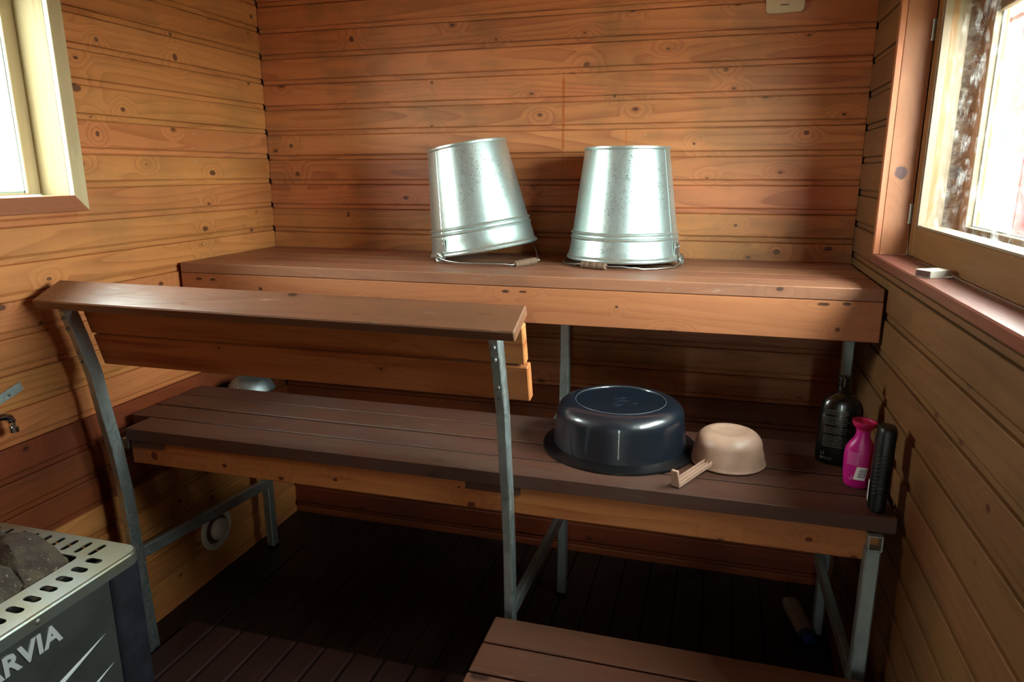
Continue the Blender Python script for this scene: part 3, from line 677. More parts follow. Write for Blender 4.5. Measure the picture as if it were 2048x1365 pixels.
# ================================================================== BUCKETS
def bucket(label, M4, ear_deg, seam_deg, ends_world, grip_c, group):
    r = root('zinc_bucket', label, 'bucket', (0, 0, 0), M4, group)
    Hh = .348
    def rad(z): return .178 - (.178 - .131) * z / Hh
    prof = [(.1795, .0), (.1835, .002), (.185, .006), (.1835, .010), (.1800, .0125)]
    for z in (.018, .04, .06, .0655): prof.append((rad(z) + (.0012 if z < .07 else 0), z))
    prof += [(rad(.068) + .0042, .068), (rad(.071) + .0055, .071), (rad(.074) + .0042, .074), (rad(.0765) + .0002, .0765), (rad(.0805) + .0002, .0805), (rad(.083) + .0042, .083), (rad(.086) + .0055, .086), (rad(.089) + .0042, .089), (rad(.0915), .0915)]
    for z in (.12, .18, .24, .30, .338): prof.append((rad(z), z))
    prof += [(.1335, .340), (.1345, .344), (.1335, .3485), (.1305, .3485), (.1295, .340)]
    prof += [(.10, .3385), (.05, .338), (.0005, .338)]
    prof += [(.0005, .336), (.10, .3365), (.1275, .336)]
    for z in (.30, .2, .1, .02): prof.append((rad(z) - .0015, z))
    prof += [(.1765, .004), (.1795, 0)]
    bm = lathe(prof, 96); part('body', bm, M['bucket'], r, False, True, 30)
    # seam
    bm = nb(); s = radians(seam_deg); n = 14; rows = []
    for i in range(n + 1):
        z = .014 + (.338 - .014) * i / n
        row = []
        for da, dr in ((-.032, .0002), (-.026, .0016), (.026, .0016), (.032, .0002)):
            rr = rad(z) + dr; aa = s + da * (.16 / rr) * .5
            row.append(bm.verts.new((rr * cos(aa), rr * sin(aa), z)))
        rows.append(row)
    for a, b in zip(rows, rows[1:]):
        for j in range(3): bm.faces.new((a[j], a[j + 1], b[j + 1], b[j]))
    part('seam', bm, M['bucket'], r, False)
    ears = []
    for e in (ear_deg, ear_deg + 180):
        ea = radians(e); d = Vector((cos(ea), sin(ea), 0)); t = Vector((-sin(ea), cos(ea), 0))
        fr = Matrix((t, -d, Vector((0, 0, 1)))).transposed().to_4x4()
        bm = nb()
        fr.translation = d * (rad(.035) + .003)
        box(bm, (-.022, -.0015, .018), (.022, .0015, .058), mat=fr, bev=.001)
        for px in (-.013, .013):
            bmesh.ops.create_uvsphere(bm, u_segments=10, v_segments=6, radius=.004, matrix=fr @ Matrix.Translation((px, -.001, .044)))
        fr2 = fr.copy(); fr2.translation = d * (rad(.035) + .006)
        box(bm, (-.012, -.002, -.004), (.012, .002, .022), mat=fr2, bev=.001)
        cc = d * .193 + Vector((0, 0, .003))
        pts = [cc + (t * cos(q) + Vector((0, 0, 1)) * sin(q)) * .0128 for q in (2 * pi * i / 16 for i in range(16))]
        tube(bm, pts, .0046, 8, True)
        part('handle_ear', bm, M['zinc_dk'], r, False, True)
        ears.append(M4 @ (cc))
    # handle in world space: from ear 0 to ear 1 through the grip
    pts = ends_world(ears)
    bm = tube(nb(), pts, .0022, 8); part('wire_handle', bm, M['wire'], r, True, True)
    g0, g1 = grip_c(pts)
    ax = (g1 - g0); L = ax.length; ax.normalize()
    q = Vector((0, 0, 1)).rotation_difference(ax).to_matrix().to_4x4(); q.translation = g0
    prof = [(.003, 0), (.0095, .0005), (.0108, .003), (.0108, .010), (.0098, .0115), (.0108, .013), (.0112, L * .33), (.0103, L * .345), (.0112, L * .36), (.0113, L * .62), (.0103, L * .635), (.0112, L * .65), (.0108, L - .013), (.0098, L - .0115), (.0108, L - .010), (.0108, L - .003), (.0095, L - .0005), (.003, L)]
    bm = lathe(prof, 20, q, None, True, True); part('grip', bm, M['grip'], r, True, True, 40)
    return r
# right bucket, upright-inverted, resting on its handle
c2 = Vector((1.438, -.193, ZB + .0165))
def arc2(ears):
    z = ZB + .0045; pts = []
    a0, a1 = radians(-15), radians(-195)
    for i in range(33):
        t = i / 32; a = a0 + (a1 - a0) * t
        e = abs(2 * t - 1); zz = z + (ears[0].z - z) * max(0, (e - .80) / .2) ** 1.5
        if .36 < t < .64: zz = z + .0075
        elif .30 < t < .70: zz = z + .004
        pts.append(Vector((c2.x + .196 * cos(a), c2.y + .196 * sin(a), zz)))
    return pts
def grip2(pts):
    a = pts[15].copy(); b = pts[19].copy(); m_ = (a + b) / 2; d = (b - a).normalized() * .043
    return Vector((m_.x - d.x, m_.y - d.y, ZB + .0120)), Vector((m_.x + d.x, m_.y + d.y, ZB + .0120))
bucket('shiny galvanized bucket standing upright upside down, nearest the window', Matrix.Translation(c2), -15, -22, arc2, grip2, 'zinc buckets upside down on the high bench')
# left bucket, leaning on its grip
R1 = RY(-9.6)
low = .1835
c1 = Vector((.9635, -.205, ZB + .1835 * sin(radians(9.6)) + .003))
def arc1(ears):
    a, b = ears; g = Vector((1.150, -.355, ZB + .0115))
    pts = []
    d = (g - (a + b) / 2); dn = d.normalized(); perp = (b - a); perp = (perp - dn * perp.dot(dn)).normalized()
    gp0, gp1 = g - perp * .055, g + perp * .055
    def bez(p0, p1, p2, p3, n):
        return [p0 * (1 - t) ** 3 + p1 * 3 * t * (1 - t) ** 2 + p2 * 3 * t * t * (1 - t) + p3 * t ** 3 for t in (i / n for i in range(n + 1))]
    z0 = Vector((0, 0, ZB + .004))
    pts = bez(a, Vector((a.x, a.y, ZB + .006)) + dn * .07, gp0 - dn * .06 - perp * .02, gp0, 10) + bez(gp1, gp1 - dn * .05 + perp * .02, b + dn * .08, b, 10)
    return pts
def grip1(pts):
    return pts[10] + (pts[11] - pts[10]) * .12, pts[10] + (pts[11] - pts[10]) * .88
bucket('galvanized bucket upside down and tilted on its handle, the one farther from the window', Matrix.Translation(c1) @ R1, -122, -121, arc1, grip1, 'zinc buckets upside down on the high bench')

# ================================================================== BASIN
bz = root('wash_basin', 'dark blue-grey round plastic wash basin upside down on the low bench', 'basin', (1.507, -.70, ZL))
prof = [(.1945, .0015), (.2, .0), (.2025, .003), (.2, .0065), (.182, .010), (.1775, .013)]
bm = lathe([(.168, .012), (.1775, .010), (.1995, .0035), (.2025, .0018), (.203, .0), (.2055, .0015), (.2050, .006), (.2, .0085), (.182, .0125), (.1765, .015)], 96); part('rim', bm, M['basin_rim'], bz, False, True)
bp = [(.1765, .015), (.1755, .03), (.1725, .06), (.1690, .09)]
for i in range(1, 9):
    t = i / 8 * pi / 2; bp.append((.1265 + .0425 * cos(t), .0945 + .0345 * sin(t)))
bp += [(.1175, .1293), (.1165, .1272), (.05, .1268), (.0005, .1268)]
bp += [(.0005, .124), (.12, .124), (.164, .09), (.172, .013)]
bm = lathe(bp, 96); part('bowl', bm, M['basin'], bz, False, True, 50)
bm = nb(); tube(bm, [(.1195 * cos(2 * pi * i / 72), .1195 * sin(2 * pi * i / 72), .1291) for i in range(72)], .0008, 6, True); part('base_line', bm, M['basin_line'], bz, False, True)
bm = nb()
for i in range(9):
    a = random.random() * 6.28; rr = random.random() * .045; 
    box(bm, (rr * cos(a) - .007 * random.random() - .002, rr * sin(a) - .003, .1266), (rr * cos(a) + .008, rr * sin(a) + .0015, .1272), mat=Matrix.Rotation(.6, 4, 'Z'))
part('base_mark', bm, plain('basin_mark_plastic', hexc('242C36'), .35), bz, False)

# ================================================================== SCOOP
sp = root('water_scoop', 'cream plastic water scoop lying upside down beside the wash basin', 'scoop', (1.789, -.735, ZL), RY(0))
lift = .0
pr = [(.0900, .004), (.0925, .0015), (.0938, .0045), (.0915, .008), (.0898, .014), (.0875, .028), (.0830, .043)]
for i in range(1, 8):
    t = i / 7 * pi / 2; pr.append((.046 + .037 * cos(t), .046 + .038 * sin(t)))
pr += [(.0435, .0838), (.040, .0815), (.02, .081), (.0003, .081), (.0003, .079), (.040, .079), (.046, .080)]
for i in range(6, -1, -1):
    t = i / 7 * pi / 2; pr.append((.044 + .036 * cos(t), .044 + .036 * sin(t)))
pr += [(.0845, .028), (.0875, .014), (.0900, .004)]
bm = lathe(pr, 72); part('bowl', bm, M['scoop'], sp, False, True, 40)
# handle: U-channel from the bowl towards front-left, hook at end
h0 = Vector((1.749, -.795, ZL + .019)); h1 = Vector((1.672, -.930, ZL + .006))
dh = (h1 - h0); Lh = dh.length; ux = dh.normalized(); uy = Vector((0, 0, 1)).cross(ux).normalized(); uz = ux.cross(uy)
hm = Matrix((ux, uy, uz)).transposed().to_4x4(); hm.translation = h0
bm = nb()
box(bm, (-.004, -.0105, -.003), (Lh, .0105, -.0005), mat=hm, bev=.0006)
for s in (-1, 1): box(bm, (-.004, s * .0105 - .0012, -.003), (Lh, s * .0105 + .0012, .0085), mat=hm, bev=.0006)
box(bm, (0, -.0008, -.001), (Lh, .0008, .0055), mat=hm)
part('handle', bm, M['scoop'], sp)
bm = nb(); vs = [(Lh, -.012, -.004), (Lh, .012, -.004), (Lh, .0085, .040), (Lh, -.0085, .040)]
a = [bm.verts.new(v) for v in vs]; b = [bm.verts.new((v[0] + .003 + (.006 if v[2] > 0 else 0), v[1], v[2])) for v in vs]
for i in range(4): bm.faces.new((a[i], a[(i + 1) % 4], b[(i + 1) % 4], b[i]))
bm.faces.new(a); bm.faces.new(b); bmesh.ops.bevel(bm, geom=list(bm.edges), offset=.001, segments=1, affect='EDGES')
bmesh.ops.transform(bm, matrix=hm, verts=bm.verts); part('handle_hook', bm, M['scoop'], sp)

# ================================================================== BOTTLES
def text_bm(body, size, depth=.0002, spacing=1.0, bold=0.0):
    cu_ = D.curves.new('t', 'FONT'); cu_.body = body; cu_.size = size; cu_.extrude = depth; cu_.offset = bold; cu_.align_x = 'LEFT'; cu_.space_character = spacing
    cu_.resolution_u = 2
    ob = D.objects.new('t', cu_); COL.objects.link(ob); bpy.context.view_layer.update()
    me = bpy.data.meshes.new_from_object(ob.evaluated_get(bpy.context.evaluated_depsgraph_get()))
    bm = nb(); bm.from_mesh(me); D.objects.remove(ob); D.curves.remove(cu_); D.meshes.remove(me); return bm
def wrap(bm, rx, ry, ca=0.0, n=2.0):
    """bend flat print (x across, y up) around the -y face of a superellipse body"""
    for v in bm.verts:
        x, y, z = v.co; a = -pi / 2 + x / ((rx + ry) / 2) + ca
        e = 2.0 / n
        v.co = Vector(((rx + z) * math.copysign(abs(cos(a)) ** e, cos(a)), (ry + z) * math.copysign(abs(sin(a)) ** e, sin(a)), y))
    return bm
Bk = root('shampoo_bottle', 'large black shampoo bottle with grey print behind the pink bottle', 'bottle', (2.054, -.668, ZL), RZ(-8), 'bottles at the end of the low bench')
sec = [(.0, .044, .026), (.003, .049, .030), (.02, .0515, .032), (.06, .0515, .032), (.12, .051, .032), (.148, .049, .031), (.163, .044, .028), (.174, .035, .024), (.181, .024, .019), (.186, .0165, .016)]
bm = loft([(z, a, b, 0, 0) for z, a, b in sec], 48, 2.3); part('body', bm, M['blackp'], Bk, False, True, 50)
bm = lathe([(.0135, .184), (.0155, .187), (.0155, .207), (.0150, .226), (.0135, .228), (.012, .2275), (.0115, .2245), (.0003, .2245)], 28, cap0=True); part('cap', bm, M['blackp'], Bk, False, True)
bm = nb()
for i in range(22):
    z = .145 - i * .0045
    if i in (3, 9, 14): continue
    wd = .040 + .006 * random.random()
    for j in range(6):
        t = nb(); box(t, (-.030 + wd * j / 6, z, .0004), (-.030 + wd * (j + 1) / 6 - .0006, z + .0013, .0007)); wrap(t, .0515, .032, n=2.3)
        me = D.meshes.new('tmp'); t.to_mesh(me); t.free(); bm.from_mesh(me); D.meshes.remove(me)
part('printed_text', bm, M['print'], Bk, False)['kind'] = 'stuff'
t = text_bm('U', .014); bmesh.ops.translate(t, verts=t.verts, vec=(-.033, .027, .0006)); wrap(t, .0515, .032, n=2.3); part('printed_text', t, M['print'], Bk, False)['kind'] = 'stuff'
t = text_bm('BKCO', .0095); bmesh.ops.translate(t, verts=t.verts, vec=(-.033, .016, .0006)); wrap(t, .0515, .032, n=2.3); part('printed_text', t, M['print'], Bk, False)['kind'] = 'stuff'

Pk = root('shampoo_bottle', 'bright pink shampoo bottle with flared pink cap and barcode label', 'bottle', (2.078, -.805, ZL), RZ(-10) @ RY(1.5), 'bottles at the end of the low bench')
sec = [(.0, .022, .016), (.004, .0265, .019), (.02, .030, .021), (.045, .0325, .022), (.075, .0345, .022), (.095, .0325, .021), (.108, .026, .019), (.118, .0185, .0165), (.128, .0155, .0155), (.142, .0152, .0152)]
bm = loft([(z, a, b, 0, 0) for z, a, b in sec], 48, 2.2); part('body', bm, M['pink'], Pk, False, True, 50)
bm = lathe([(.0150, .139), (.0165, .1405), (.0165, .143), (.0235, .150), (.0265, .159), (.0262, .162), (.0215, .1615), (.019, .1575), (.0003, .1565)], 32, cap0=True); part('cap', bm, M['pinkcap'], Pk, False, True)
t = nb()
for j in range(8): box(t, (-.004 + j * .0023, .024, .0004), (-.004 + (j + 1) * .0023, .056, .0008))
for v in t.verts: v.co.x += (v.co.y - .04) * .12
wrap(t, .0335, .0222, n=2.2); part('barcode_label', t, M['white'], Pk, False)
t = nb()
for j in range(9):
    y = .031 + j * .0024; box(t, (.001, y, .0010), (.009, y + (.0008 if j % 3 else .0014), .0012))
box(t, (.0105, .031, .0010), (.012, .052, .0012))
for v in t.verts: v.co.x += (v.co.y - .04) * .12
wrap(t, .0335, .0222, n=2.2); part('barcode', t, M['barblue'], Pk, False)['kind'] = 'stuff'
t = nb()
for i in range(9):
    for j in range(4): box(t, (-.022 + j * .0055, .088 - i * .0036, .0006), (-.022 + j * .0055 + .005, .0888 - i * .0036, .0008))
tube(t, [(-.011 + .0025 * cos(q), .024 + .0025 * sin(q), .0007) for q in (2 * pi * i / 12 for i in range(12))], .0004, 4, True)
box(t, (-.0095, .0265, .0006), (-.0088, .034, .0008)); box(t, (-.0088, .031, .0006), (-.0040, .0318, .0008))
wrap(t, .0335, .0222, n=2.2); part('printed_text', t, M['pprint'], Pk, False)['kind'] = 'stuff'

Dk = root('ridged_bottle', 'slim dark green bottle with ridged side leaning at the wall, right of the pink bottle', 'bottle', (2.099, -.925, ZL + .001), RZ(-6) @ RX(-4) @ RY(1.5), 'bottles at the end of the low bench')
sec = [(0, .014, .020), (.003, .0175, .026), (.02, .0185, .028), (.10, .0195, .029), (.15, .0195, .029), (.180, .0192, .028), (.187, .0185, .027), (.190, .0165, .024)]
bm = loft([(z, a, b, 0, 0) for z, a, b in sec], 36, 2.6); part('body', bm, M['darkgreen'], Dk, False, True, 50)
bm = nb()
for i in range(11):
    z = .045 + i * .0085
    tube(bm, [((.0195) * math.copysign(abs(cos(a)) ** .77, cos(a)), .0288 * math.copysign(abs(sin(a)) ** .77, sin(a)), z + .003 * cos(a)) for a in (radians(-150 + 120 * q / 10) for q in range(11))], .0011, 6)
part('ridges', bm, M['darkgreen'], Dk, False, True)
t = nb(); 
for j in range(4): box(t, (-.0230 + .0002, .0, 0), (-.0225, .0, 0)) if False else None
vs = [(-.0200, -.018, .022), (-.0196, .004, .022), (-.0203, .004, .066), (-.0205, -.014, .066)]
a = [t.verts.new(v) for v in vs]; t.faces.new(a); r_ = bmesh.ops.extrude_face_region(t, geom=list(t.faces))
for v in [e for e in r_['geom'] if isinstance(e, bmesh.types.BMVert)]: v.co.x -= .0006
part('label', t, M['white'], Dk, False)

Fb = root('plastic_bottle', 'off-white plastic bottle with blue cap lying on the dark floor under the benches', 'bottle', (2.046, -.165, .024), RZ(12) @ RX(90))
sec = [(0, .020, .014), (.004, .026, .020), (.03, .0285, .023), (.10, .029, .023), (.145, .028, .022), (.165, .024, .019), (.172, .020, .017)]
bm = loft([(z, a, b, 0, 0) for z, a, b in sec], 32, 2.3); part('body', bm, M['flbottle'], Fb, False, True, 50)
bm = loft([(.172, .022, .018, 0, 0), (.175, .0235, .019, 0, 0), (.205, .0225, .018, 0, 0), (.209, .019, .015, 0, 0)], 28, 2.4); part('cap', bm, M['blue'], Fb, False, True, 50)

# ================================================================== MATCHBOX
mb = root('matchbox', 'small pale matchbox lying on the sill of the right-hand window', 'matchbox', (2.160, -.885, RW[2] + .0102), RZ(-58))
bm = nb(); box(bm, (-.019, -.028, .0), (.019, .028, .015), bev=.0008); part('sleeve', bm, M['card'], mb, False)
bm = nb(); box(bm, (-.0175, -.0286, .0015), (.0175, -.0278, .0135)); part('striking_strip', bm, M['striker'], mb, False)

# ================================================================== PLATE ON BACK WALL
pl = root('wall_plate', 'beige rounded plastic plate mounted high on the back wall', 'plate', (1.885, -.001, 2.014))
bm = nb(); pts = []
for cx_, cz_, a0 in ((.043, .053, 0), (-.043, .053, 90), (-.043, -.053, 180), (.043, -.053, 270)):
    for q in range(7):
        a = radians(a0 + 15 * q); pts.append((cx_ + .014 * cos(a), cz_ + .014 * sin(a)))
va = [bm.verts.new((x, 0, z)) for x, z in pts]; vb = [bm.verts.new((x, -.008, z)) for x, z in pts]; vc = [bm.verts.new((x * .96, -.0105, z * .97)) for x, z in pts]
n = len(pts)
for A, B in ((va, vb), (vb, vc)):
    for i in range(n): bm.faces.new((A[i], A[(i + 1) % n], B[(i + 1) % n], B[i]))
bm.faces.new(va); bm.faces.new(vc); part('plate_body', bm, M['beige'], pl, False)
bm = nb(); lathe([(.0003, .006), (.016, .006), (.018, .004), (.018, -.001)], 28, Matrix.Translation((-.005, -.0105, .0)) @ RX(90), bm); part('centre_cap', bm, M['beige'], pl, False, True)
bm = nb(); box(bm, (-.014, -.0125, -.046), (.010, -.0105, -.0435)); part('slot', bm, M['striker'], pl, False)

# ================================================================== VENT
vn = root('wall_vent', 'round white air valve low on the left wall beneath the low bench', 'vent', (.0005, -.517, .183), RY(90))
bm = lathe([(.080, .0), (.081, .004), (.078, .008), (.069, .0105), (.060, .009), (.057, .002), (.055, .0)], 48); part('flange', bm, M['vent'], vn, False, True, 40)
bm = lathe([(.0003, .032), (.030, .031), (.0375, .027), (.041, .020), (.041, .012), (.036, .006), (.0003, .006)], 48); part('valve_disc', bm, M['vent'], vn, False, True, 40)
bm = lathe([(.0003, .0035), (.0555, .0035), (.0555, .0005)], 32); part('vent_throat', bm, M['striker'], vn, False)

# bowl behind the last slat of the low bench
du = root('metal_bowl', 'galvanized metal bowl upside down behind the low bench near the left wall', 'bowl', (.150, -.435, .7125))
bm = lathe([(.082, .0), (.084, .003), (.080, .005), (.074, .022), (.064, .036), (.050, .0445), (.034, .0475), (.0003, .048), (.0003, .0465), (.034, .046), (.062, .034), (.072, .020), (.078, .002), (.082, 0)], 48); part('shell', bm, M['duct'], du, False, True)
bm = nb(); tube(bm, [(.002 + .0855 * cos(a), .0, .0) if False else (.0, -.084 * cos(a) , .0485 * sin(a) * .96 + .001) for a in (radians(10 + 90 * i / 12) for i in range(13))], .0014, 6); part('seam', bm, M['duct'], du, False, True)

# ================================================================== TAP and STRAP
tp = root('tap', 'chrome water tap on the left wall above the stove', 'tap', (.0, -1.40, .87))
bm = nb(); tube(bm, [(0, -1.42, .885), (.045, -1.42, .885)], .012, 18); tube(bm, [(.045, -1.46, .885), (.045, -1.36, .885)], .015, 20)
part('valve_body', bm, M['chrome'], tp, True, True)
bm = nb(); tube(bm, [(.045, -1.37, .882), (.045, -1.29, .884), (.045, -1.262, .882), (.045, -1.246, .874), (.045, -1.240, .862), (.045, -1.240, .846)], .0105, 20); part('spout', bm, M['chrome'], tp, True, True)
bm = nb(); tube(bm, [(.045, -1.240, .848), (.045, -1.240, .834)], .0125, 20); part('spout_nut', bm, M['chrome'], tp, True, True)
st = root('wall_strap', 'flat galvanized metal strap screwed to the left wall above the tap', 'strap', (.0, -1.25, .91))
slat('strap_bar', st, M['steel'], (.003, -1.262, .902), (.20, .004, .024), RZ(90) @ RY(-17), .0008)
bm = nb(); lathe([(.0003, .0015), (.004, .001), (.0045, -.001)], 12, Matrix.Translation((.0055, -1.205, .917)) @ RY(90), bm); part('screw', bm, M['screw'], st)

# ================================================================== STOVE
SX0, SX1, SY0, SY1, SZ = .085, .592, -1.88, -1.428, .70
sv = root('sauna_stove', 'grey steel electric sauna stove with slotted rim in the lower left corner', 'stove', ((SX0 + SX1) / 2, (SY0 + SY1) / 2, 0))
# top frame plate with real slots: a filled curve with holes
def rrect(x0, x1, y0, y1, r, n=6):
    out = []
    for cx_, cy_, a0 in ((x1 - r, y1 - r, 0), (x0 + r, y1 - r, 90), (x0 + r, y0 + r, 180), (x1 - r, y0 + r, 270)):
        for q in range(n + 1):
            a = radians(a0 + 90 * q / n); out.append((cx_ + r * cos(a), cy_ + r * sin(a)))
    return out
def slot(cx_, cy_, l, w_, ang_=0, n=6):
    out = []; h = (l - w_) / 2
    for sx, a0 in ((h, -90), (-h, 90)):
        for q in range(n + 1):
            a = radians(a0 + 180 * q / n); out.append((sx + w_ / 2 * cos(a), w_ / 2 * sin(a)))
    c_, s_ = cos(ang_), sin(ang_)
    return [(cx_ + x * c_ - y * s_, cy_ + x * s_ + y * c_) for x, y in out]
loops = [rrect(SX0, SX1, SY0, SY1, .028), rrect(SX0 + .075, SX1 - .088, SY0 + .07, SY1 - .068, .012)]
nx = 11
for i in range(nx): loops.append(slot(SX1 - .075 - i * .0365, SY1 - .036, .043, .0125, pi / 2))
for i in range(10): loops.append(slot(SX1 - .046, SY1 - .072 - i * .0345, .037, .0165, 0))
for i in range(9): loops.append(slot(SX0 + .037, SY1 - .075 - i * .0385, .034, .015, 0))
cu_ = D.curves.new('plate', 'CURVE'); cu_.dimensions = '2D'; cu_.fill_mode = 'BOTH'; cu_.extrude = .0012
for lp in loops:
    s = cu_.splines.new('POLY'); s.points.add(len(lp) - 1); s.use_cyclic_u = True
    for i, (x, y) in enumerate(lp): s.points[i].co = (x, y, 0, 1)
ob = D.objects.new('t', cu_); COL.objects.link(ob); bpy.context.view_layer.update()
me = D.meshes.new_from_object(ob.evaluated_get(bpy.context.evaluated_depsgraph_get())); D.objects.remove(ob); D.curves.remove(cu_)
bm = nb(); bm.from_mesh(me); D.meshes.remove(me); bmesh.ops.translate(bm, verts=bm.verts, vec=(0, 0, SZ))
# down-turned outer lip, with rounded shoulder
def lip(bm, steps):
    rings = []
    for off, z in steps:
        rings.append([bm.verts.new((x, y, z)) for x, y in rrect(SX0 - off, SX1 + off, SY0 - off, SY1 + off, .028 + off)])
    for a, b in zip(rings, rings[1:]):
        for i in range(len(a)): bm.faces.new((a[i], a[(i + 1) % len(a)], b[(i + 1) % len(a)], b[i]))
lip(bm, [(-.0005, SZ + .0012), (.003, SZ - .0005), (.0045, SZ - .004), (.0045, SZ - .026), (.002, SZ - .026), (.002, SZ - .004)])
part('top_rim', bm, M['stovetop'], sv)
# inner well
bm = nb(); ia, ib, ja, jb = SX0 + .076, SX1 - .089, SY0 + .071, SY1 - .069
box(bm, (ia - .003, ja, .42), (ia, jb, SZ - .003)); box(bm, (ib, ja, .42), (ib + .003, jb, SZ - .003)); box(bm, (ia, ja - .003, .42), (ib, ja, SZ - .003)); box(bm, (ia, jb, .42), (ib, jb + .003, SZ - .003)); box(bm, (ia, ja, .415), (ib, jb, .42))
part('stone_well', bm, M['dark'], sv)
bm = nb(); box(bm, (SX0 + .01, SY0 + .01, SZ - .03), (ia - .004, SY1 - .01, SZ - .02)); box(bm, (ib + .004, SY0 + .01, SZ - .03), (SX1 - .01, SY1 - .01, SZ - .02)); box(bm, (ia, jb + .004, SZ - .03), (ib, SY1 - .01, SZ - .02)); part('inner_shade', bm, M['dark'], sv)  # dark sheets added below the rim as the shade seen through its slots
# body panels, corner posts
bm = nb(); box(bm, (SX0 + .012, SY0 + .082, .12), (SX1 - .004, SY1 - .082, SZ - .026)); box(bm, (SX0 + .055, SY0 + .012, .12), (SX1 - .055, SY1 - .012, SZ - .026)); part('body_panel', bm, M['stove'], sv)
for sx, sy in ((1, 1), (1, -1), (-1, 1), (-1, -1)):
    cx_ = SX1 - .038 if sx > 0 else SX0 + .044; cy_ = SY1 - .040 if sy > 0 else SY0 + .044
    bm = loft([(0.0, .040, .042, cx_, cy_), (SZ - .0262, .040, .042, cx_, cy_)], 28, 4.0); part('corner_post', bm, M['stovepost'], sv, True, True, 40)
# badge lettering standing proud on the right side panel, reading along +y
t = text_bm('HARVIA', .052, .0016, 1.05, .0018)
mt = Matrix(((0, 0, 1, SX1 - .0035), (1, 0, 0, -1.818), (0, 1, 0, .6195), (0, 0, 0, 1)))
bmesh.ops.transform(t, matrix=mt, verts=t.verts)
# thicken the letters a little
part('badge', t, M['badge'], sv)
# embossed tapered ridges
def ridge(y0, z0, y1, z1, wd):
    a = Vector((SX1 - .0035, y0, z0)); b = Vector((SX1 - .0035, y1, z1)); d = (b - a).normalized(); nrm = Vector((0, -d.z, d.y))
    bm = nb(); n = 12; L_, C_, R_ = [], [], []
    for i in range(n + 1):
        t_ = i / n; p = a + (b - a) * t_; wv = wd * (1 - t_) ** .8 * min(1, t_ * 4 + .55)
        L_.append(bm.verts.new(p + nrm * wv)); C_.append(bm.verts.new(p + Vector((max(.0004, wv * 1.1), 0, 0)) - nrm * wv * .55)); R_.append(bm.verts.new(p - nrm * wv))
    for i in range(n):
        bm.faces.new((L_[i], L_[i + 1], C_[i + 1], C_[i])); bm.faces.new((C_[i], C_[i + 1], R_[i + 1], R_[i]))
        bm.faces.new((R_[i], R_[i + 1], L_[i + 1], L_[i]))
    return part('pressed_ridge', bm, M['ridge'], sv)
ridge(-1.76, .500, -1.535, .565, .0075)
ridge(-1.76, .420, -1.525, .491, .0075)
ridge(-1.76, .340, -1.515, .414, .0075)
bm = nb(); bmesh.ops.create_uvsphere(bm, u_segments=14, v_segments=8, radius=.006, matrix=Matrix.Translation((SX1 + .004, -1.672, SZ - .014)) @ Matrix.Diagonal((.5, 1, 1, 1)))
part('rivet', bm, M['screw'], sv, True, True)
for y in (SY0 + .07, SY1 - .07):
    for x in (SX0 + .07, SX1 - .07):
        bm = nb(); box(bm, (x - .015, y - .015, .001), (x + .015, y + .015, .121), bev=.002); part('foot', bm, M['stovepost'], sv)
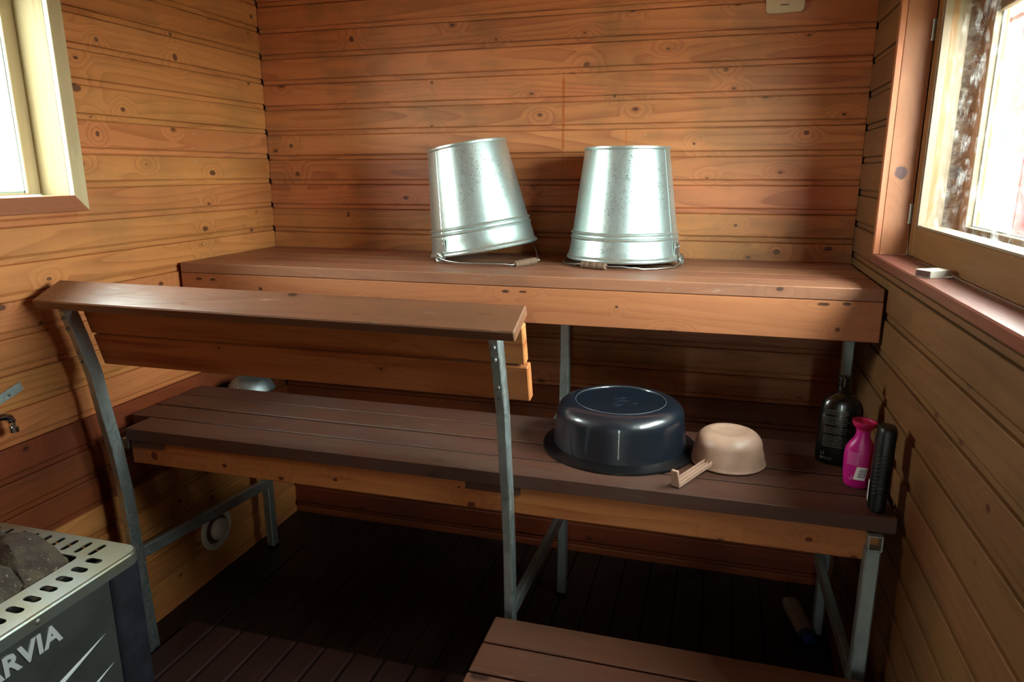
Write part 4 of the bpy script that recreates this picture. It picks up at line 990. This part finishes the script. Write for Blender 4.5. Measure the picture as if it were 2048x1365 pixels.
# stones
def stone(c_, s_, seed, label, rot=0):
    bm = nb(); bmesh.ops.create_icosphere(bm, subdivisions=4, radius=1.0)
    for v in bm.verts:
        p = v.co.copy(); d = p.normalized()
        q = d * 1.1 + Vector((seed * 3.1, seed * 1.7, 0))
        # facet: clamp against random planes for a broken, angular look
        rr = 1.0
        rng_ = random.Random(seed)
        for _ in range(9):
            nn = Vector((rng_.uniform(-1, 1), rng_.uniform(-1, 1), rng_.uniform(-1, 1))).normalized(); dd = d.dot(nn)
            if dd > .3: rr = min(rr, rng_.uniform(.62, .9) / dd)
            else: rng_.uniform(.62, .9)
        rr += .09 * noise.noise(q * 2.2) + .05 * noise.noise(q * 5) + .02 * noise.noise(q * 14)
        v.co = Vector((d.x * s_[0], d.y * s_[1], d.z * s_[2])) * rr * 1.38
    r = fin('sauna_stone', bm, M['stone'], None, True, 28)
    r.matrix_world = Matrix.Translation(c_) @ RZ(rot)
    r['label'] = label; r['category'] = 'stone'; r['group'] = 'stones in the stove'
    return r
stone((.215, -1.550, .690), (.105, .065, .062), 11, 'large brown stove stone farthest back on the pile, at the picture edge', 15)
stone((.405, -1.552, .678), (.105, .058, .052), 5, 'pointed dark stove stone at the back right corner of the pile', -24)
stone((.410, -1.690, .668), (.075, .105, .054), 8, 'long greenish speckled stove stone along the right rim', 2)
stone((.262, -1.690, .695), (.085, .085, .066), 21, 'rough tall stove stone at the near left of the pile', 30)

# ================================================================== OUTSIDE THINGS
rb = root('red_outbuilding', 'red-painted board building outside, seen through the right-hand window', 'building', (6, 4.5, -.5))
for i in range(26):
    x = 4.05 + i * .155
    slat('wall_board', rb, M['redpaint'], (x, 4.5 + .01 * (i % 2), 1.1), (3.2, .03, .150), VERT, .004)
slat('wall_post', rb, M['greyboard'], (4.27, 4.44, 1.1), (3.2, .05, .13), VERT, .004)
bm = nb(); box(bm, (3.95, 4.3, 2.7), (8.2, 6.5, 2.8)); part('roof', bm, M['greyboard'], rb)
bm = nb(); box(bm, (4.0, 4.53, -.5), (8.1, 6.4, 2.7)); part('building_core', bm, M['redpaint'], rb)
ps = root('plastic_sheet', 'curved white plastic sheet hanging outside the right-hand window', 'sheet', (2.33, -.70, 1.45))
bm = nb(); g = []
for i in range(17):
    t = i / 16; z = 1.30 + .28 * t; bow = max(0.0, sin(pi * t)) ** .7
    row = []
    for j in range(7):
        s = j / 6
        row.append(bm.verts.new((2.326 + .012 * sin(pi * s), -.690 + .084 * t - s * (.004 + .095 * bow), z)))
    g.append(row)
for i in range(16):
    for j in range(6): bm.faces.new((g[i][j], g[i + 1][j], g[i + 1][j + 1], g[i][j + 1]))
r_ = bmesh.ops.extrude_face_region(bm, geom=list(bm.faces))
for v in [e for e in r_['geom'] if isinstance(e, bmesh.types.BMVert)]: v.co.x += .002
part('sheet', bm, M['plastic_sheet'], ps, True, True)
